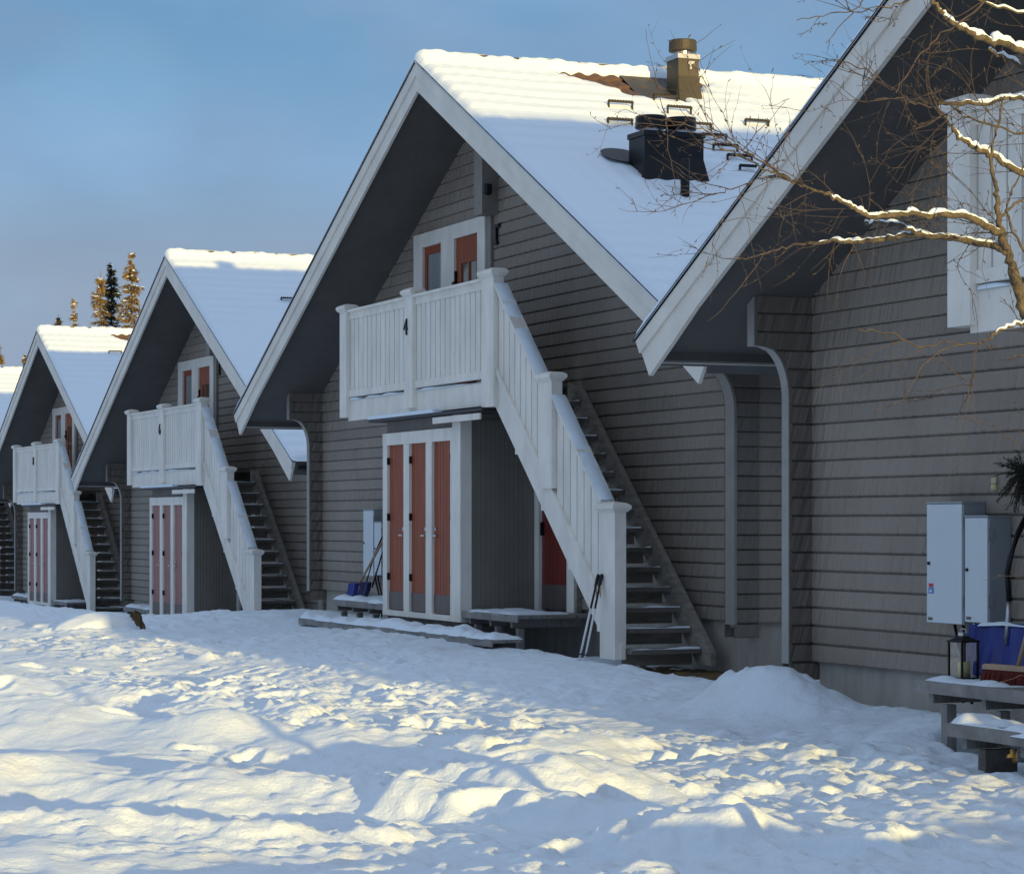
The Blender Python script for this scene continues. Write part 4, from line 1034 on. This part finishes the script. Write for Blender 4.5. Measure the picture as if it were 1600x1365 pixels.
# bare trampled earth at the foot of the stair
xs = np.linspace(-1, 1, 60); Xs, Ys = np.meshgrid(xs, xs)
ex, ey = HP[4][0] + 5.9, HP[4][1] + 0.75
px_ = ex + Xs * 1.5; py_ = ey + Ys * 0.75
rr = np.hypot(Xs, Ys) + 0.25 * vnoise(Xs * 3, Ys * 3)
zz = gnd(px_, py_)
go2 = grid_mesh('earth', px_, py_, zz + 0.035 * np.clip(1.3 - rr * 1.6, -1, 1) + 0.02 * vnoise(Xs * 12, Ys * 8), M['rock']); tag(go2, kind='structure')

# ------------------------------------------------------------------ spruces beyond the cabins
def spruce(px, ptop, D, hgt, wid, label, dark=False, seed=1):
    rs = random.Random(seed); top = at(px, ptop, D); base = Vector((top.x, top.y, top.z - hgt))
    r = empty('spruce_tree', base); tag(r, label, 'tree', 'spruces beyond the cabins')
    mb = MB(); mb.tube([(0, 0, 0), (0, 0, hgt * 0.5), (0, 0, hgt * 0.98)], [0.16, 0.10, 0.015], 7); mb.build('trunk', M['bark'], r)
    g = MB(); sn = MB()
    g.tube([(0, 0, hgt * 0.9), (0, 0, hgt)], [0.05, 0.012], 5)
    zlow = hgt * 0.45; nbr = int((hgt - zlow) * 46)
    gaps = [rs.random() * 6.28 for _ in range(3)]
    for _ in range(nbr):
        t0 = rs.random() ** 0.75; z = hgt - 0.05 - t0 * (hgt - zlow); t = (hgt - z)
        rad = wid * min(1.25, 0.13 + 0.36 * t) * (0.8 + 0.3 * math.sin(z * 2.1 + gaps[0]) * math.sin(z * 5.3 + gaps[1]))
        a = rs.random() * 6.283; L1 = rad * (0.35 + 0.85 * rs.random() ** 0.7); dr = 0.05 + 0.5 * rs.random()
        if dark: L1 *= 0.95
        elif rs.random() < 0.25: continue
        c, s_ = math.cos(a), math.sin(a); nseg = 5
        for q in range(nseg):
            u = (q + 0.3 + 0.7 * rs.random()) / nseg; rr_ = L1 * u; zz = z - dr * rr_ + 0.15 * L1 * u * u
            for m in range(5):
                wv = 0.07 + 0.15 * rs.random(); ww = L1 * 0.32 * (1.1 - u) * rs.uniform(-1, 1)
                p0 = Vector((c * rr_ - s_ * ww, s_ * rr_ + c * ww, zz + rs.uniform(-.05, .05)))
                d = Vector((c * 0.8 - s_ * ww * 2 + rs.uniform(-.6, .6), s_ * 0.8 + c * ww * 2 + rs.uniform(-.6, .6), rs.uniform(-1.1, 0.35))).normalized() * wv
                e = d.cross(Vector((rs.uniform(-1, 1), rs.uniform(-1, 1), 1))).normalized() * wv * 0.2
                g.add([p0 - e, p0 + e, p0 + d + e * 0.3, p0 + d - e * 0.3], [(0, 1, 2, 3)])
            if q > 1 and rs.random() < (0.10 if dark else 0.26):
                p0 = Vector((c * rr_, s_ * rr_, zz + 0.04)); e1 = Vector((c, s_, -dr * 0.6)) * (0.05 + 0.10 * rs.random()); e2 = Vector((-s_, c, 0)) * (0.03 + 0.07 * rs.random())
                sn.add([p0 - e1 - e2, p0 + e1 * 0.3 - e2, p0 + e1, p0 + e1 * 0.3 + e2, p0 - e1 + e2, p0 + Vector((0, 0, 0.045))], [(0, 1, 5), (1, 2, 5), (2, 3, 5), (3, 4, 5), (4, 0, 5), (4, 3, 2, 1, 0)])
    g.build('crown', M['sprucedk'] if dark else M['spruce'], r); sn.build('crown_snow', M['snow'], r)
DS = 112
for a in ((206, 393, DS, 15.5, 0.78, 'tallest spruce of the trio, open snowy branches, nearest the big cabin gable', False, 1),
          (174, 410, DS + 3, 15.0, 0.62, 'dense dark spruce in the middle of the trio behind the cabins', True, 2),
          (157, 423, DS, 14.5, 0.60, 'shortest spruce of the trio behind the cabins, standing left', False, 3),
          (117, 467, DS + 6, 13.2, 0.42, 'slim snowy spruce top standing alone left of the trio', False, 4),
          (91, 492, DS + 10, 12.4, 0.36, 'small spruce tip just showing above the snowy roof', False, 5),
          (37, 552, DS + 25, 11.0, 0.36, 'tiny far spruce tip between the two leftmost roofs', False, 6),
          (-8, 535, DS - 20, 10.0, 0.75, 'snowy spruce at the left edge above the farthest roof', False, 7)): spruce(*a)

# ------------------------------------------------------------------ birch in the foreground at the right
TD = 9.6
rs = random.Random(21)
birch = empty('birch_tree', at(1700, 1440, TD)); tag(birch, 'bare birch with snow on its branches reaching in front of the nearest cabin', 'tree')
B0 = birch.location
def P3(px, py, dd=0.0): return at(px, py, TD + dd) - B0
wood = MB(); snowm = MB(); twm = MB()
def smooth(pts, n=6):
    out = []
    for i in range(len(pts) - 1):
        p0 = pts[max(i - 1, 0)]; p1 = pts[i]; p2 = pts[i + 1]; p3 = pts[min(i + 2, len(pts) - 1)]
        for k in range(n):
            t = k / n
            out.append(0.5 * ((2 * p1) + (p2 - p0) * t + (2 * p0 - 5 * p1 + 4 * p2 - p3) * t * t + (3 * p1 - p0 - 3 * p2 + p3) * t ** 3))
    out.append(pts[-1]); return out
spawn = []
def limb(px, r0, r1, dd0=0.0, dd1=0.0, snow=None, tw=1.0, n=6):
    """px: photo pixel polyline; r in px; snow: (from, to) fraction along the limb"""
    m = len(px); pts = [P3(x, y, dd0 + (dd1 - dd0) * i / (m - 1)) for i, (x, y) in enumerate(px)]
    pts = smooth(pts, 6); N_ = len(pts)
    sc = TD / F
    pts = [p + Vector((rs.gauss(0, 1), rs.gauss(0, 1), rs.gauss(0, 1))) * (0.0035 if 0 < i < N_ - 1 else 0) for i, p in enumerate(pts)]
    rad = [(r0 + (r1 - r0) * (i / (N_ - 1)) ** 0.8) * sc * rs.uniform(0.86, 1.16) for i in range(N_)]
    (wood if r0 > 2.2 else twm).tube(pts, rad, 8 if r0 > 2.2 else 5)
    if snow:
        a, b = int(snow[0] * (N_ - 1)), int(snow[1] * (N_ - 1)); sp = []; sr = []
        seg = smooth(pts[a:b + 1], 3)
        for i, p in enumerate(seg):
            t = i / (len(seg) - 1); ii = min(N_ - 1, a + int(t * (b - a)))
            e = min(1, t * 7, (1 - t) * 7); lump = max(0.15, 0.9 + 0.8 * float(vnoise(np.array([i * 0.16 + r0 * 7]), np.array([a + 2.5]))[0]))
            rr = (rad[ii] * 0.68 + 0.0028) * (0.25 + 0.75 * e) * lump
            sp.append(p + Vector((0, 0, rad[ii] * 0.75 + rr * 0.45))); sr.append(rr)
        sm_ = MB(); sm_.tube(sp, sr, 8, 1.0, 0.9); sm_.build('branch_snow', M['snow'], birch, True)
    for p, q in zip(pts, pts[1:]): spawn.append((p, (q - p), tw))
    return pts
limb([(1700, 1470), (1678, 1200), (1655, 900), (1640, 680), (1618, 545), (1597, 470), (1580, 415), (1566, 370)], 17, 6.5, 0, 0, None, 0.15)
limb([(1566, 372), (1560, 330), (1556, 290), (1549, 252), (1556, 205), (1570, 150)], 5.5, 1.5, 0, .1, None, 1.0)
limb([(1574, 392), (1545, 383), (1500, 374), (1440, 367), (1390, 371), (1340, 378), (1300, 376), (1262, 380)], 6.2, 2.6, 0, .25, (0.05, 0.95), 0.8)
limb([(1262, 380), (1235, 384), (1200, 394), (1175, 402), (1150, 405)], 2.1, 0.9, .25, .3, None, 1.6)
limb([(1440, 367), (1405, 352), (1370, 347), (1352, 350)], 3.2, 1.8, .1, 0, (0.0, 1), 0.8)
limb([(1567, 366), (1538, 351), (1508, 338), (1450, 336), (1400, 335), (1362, 338), (1335, 326), (1312, 312), (1290, 302)], 6.2, 2.6, 0, -.35, (0.03, 0.98), 0.9)
limb([(1290, 302), (1262, 294), (1235, 280), (1200, 266), (1165, 247), (1130, 232), (1100, 222)], 2.3, 0.9, -.35, -.5, None, 1.8)
limb([(1235, 280), (1200, 258), (1160, 235), (1120, 212), (1075, 195), (1030, 188)], 1.6, 0.7, -.4, -.5, None, 1.5)
limb([(1262, 294), (1215, 276), (1170, 285), (1130, 300), (1090, 310)], 1.5, 0.7, -.4, -.3, None, 1.5)
limb([(1680, 330), (1640, 305), (1598, 272), (1562, 250), (1530, 234), (1505, 219), (1488, 202), (1476, 182)], 7.5, 2.2, .3, .1, (0.1, 0.9), 1.0)
limb([(1476, 182), (1455, 168), (1420, 158)], 1.8, 0.8, .1, .1, None, 1.3)
limb([(1700, 130), (1650, 106), (1600, 82), (1560, 66), (1520, 54), (1490, 38), (1468, 18), (1450, -8)], 8.0, 3.0, -.2, -.3, (0.05, 0.9), 1.0)
limb([(1600, 105), (1570, 90), (1545, 78)], 3.5, 2.0, -.1, -.2, (0.1, 1.0), 0.8)
limb([(1700, 150), (1640, 152), (1600, 155), (1570, 152), (1545, 163), (1510, 160), (1470, 162), (1430, 157), (1408, 148), (1396, 140)], 4.4, 2.4, .4, .5, (0.1, 0.62), 1.1)
limb([(1396, 140), (1420, 150), (1380, 156), (1335, 160)], 1.6, 0.7, .5, .4, None, 1.4)
limb([(1410, 150), (1370, 120), (1330, 100), (1290, 92)], 1.6, 0.7, .5, .4, None, 1.3)
limb([(1690, 470), (1650, 488), (1610, 503), (1575, 510), (1545, 530)], 3.2, 2.0, -.2, -.3, (0.3, 0.9), 0.9)
limb([(1545, 530), (1520, 540), (1480, 533), (1440, 541), (1395, 522), (1352, 516), (1342, 514)], 1.8, 0.8, -.3, -.3, None, 0.9)
limb([(1530, 538), (1522, 565), (1520, 600), (1520, 640)], 1.3, 0.5, -.3, -.3, None, 0.5)
limb([(1500, 537), (1460, 555), (1430, 590), (1410, 625), (1365, 640)], 1.3, 0.5, -.3, -.3, None, 0.7)
limb([(1690, 560), (1640, 545), (1600, 555), (1575, 560)], 2.0, 1.0, -.3, -.3, None, 0.5)
limb([(1640, -60), (1580, -30), (1520, 20), (1470, 55), (1430, 95), (1400, 145)], 2.2, 0.9, -.5, -.4, None, 1.2)
limb([(1480, -40), (1420, 0), (1365, 15), (1310, 20), (1245, 32)], 1.6, 0.7, -.2, -.3, None, 0.5)
limb([(1365, -20), (1345, 5), (1320, 32), (1290, 68)], 1.3, 0.6, -.2, -.3, None, 0.4)
limb([(1680, 60), (1620, 30), (1560, 10), (1500, -10)], 3.0, 1.4, .3, .3, (0.2, 0.8), 0.9)
limb([(1700, 230), (1640, 215), (1580, 205), (1530, 190), (1490, 170)], 2.6, 1.0, -.6, -.6, None, 1.3)
limb([(1640, 420), (1600, 390), (1575, 330), (1590, 280), (1620, 230)], 2.6, 1.0, -.5, -.6, None, 1.0)
limb([(1560, 345), (1585, 320), (1620, 300)], 2.6, 1.6, .1, .2, None, 1.0)
# twigs: arching shoots, each with side shoots and buds
base_sp = list(spawn)
wts = [w_ * d.length for p, d, w_ in base_sp]
sc = TD / F
def shoot(p, d, L1, r, depth):
    n = max(4, int(L1 / 0.035)); pts = [p]; d = d.normalized(); q = p.copy()
    curl = Vector((rs.gauss(0, .5), rs.gauss(0, .5), rs.gauss(0.12, .4)))
    for i in range(n):
        d = (d + curl * 0.09 + Vector((rs.gauss(0, 1), rs.gauss(0, 1), rs.gauss(0, 1))) * 0.12).normalized()
        q = q + d * (L1 / n); pts.append(q.copy())
    twm.tube(pts, [r * (1 - 0.65 * i / n) for i in range(n + 1)], 4, cap=False)
    for i in range(1, n + 1):
        if rs.random() < 0.30:
            b = Vector((rs.gauss(0, 1), rs.gauss(0, 1), rs.gauss(0.4, 1))).normalized() + d * 0.7
            twm.tube([pts[i], pts[i] + b * 0.006, pts[i] + b * 0.011], [r * 0.9, r * 1.5, r * 0.4], 4, cap=False)
        if depth < 2 and rs.random() < (0.30 if depth == 0 else 0.16):
            sd_ = (d + Vector((rs.gauss(0, .8), rs.gauss(0, .8), rs.gauss(0.15, .7)))).normalized()
            shoot(pts[i], sd_, L1 * rs.uniform(0.25, 0.6), r * 0.72, depth + 1)
for k in range(190):
    p, d, w_ = rs.choices(base_sp, wts)[0]
    dn = d.normalized(); left = Vector((-math.sin(R(YAW)), -math.cos(R(YAW)), 0))
    sd_ = dn * 0.5 + left * 0.25 + Vector((rs.gauss(0, .75), rs.gauss(0, .75), rs.gauss(0.1, .75)))
    shoot(p + d * rs.random(), sd_, rs.uniform(0.08, 0.42), rs.uniform(0.55, 0.92) * sc, 0)
wood.build('trunk', M['bark'], birch, True); twm.build('twigs', M['twig'], birch)
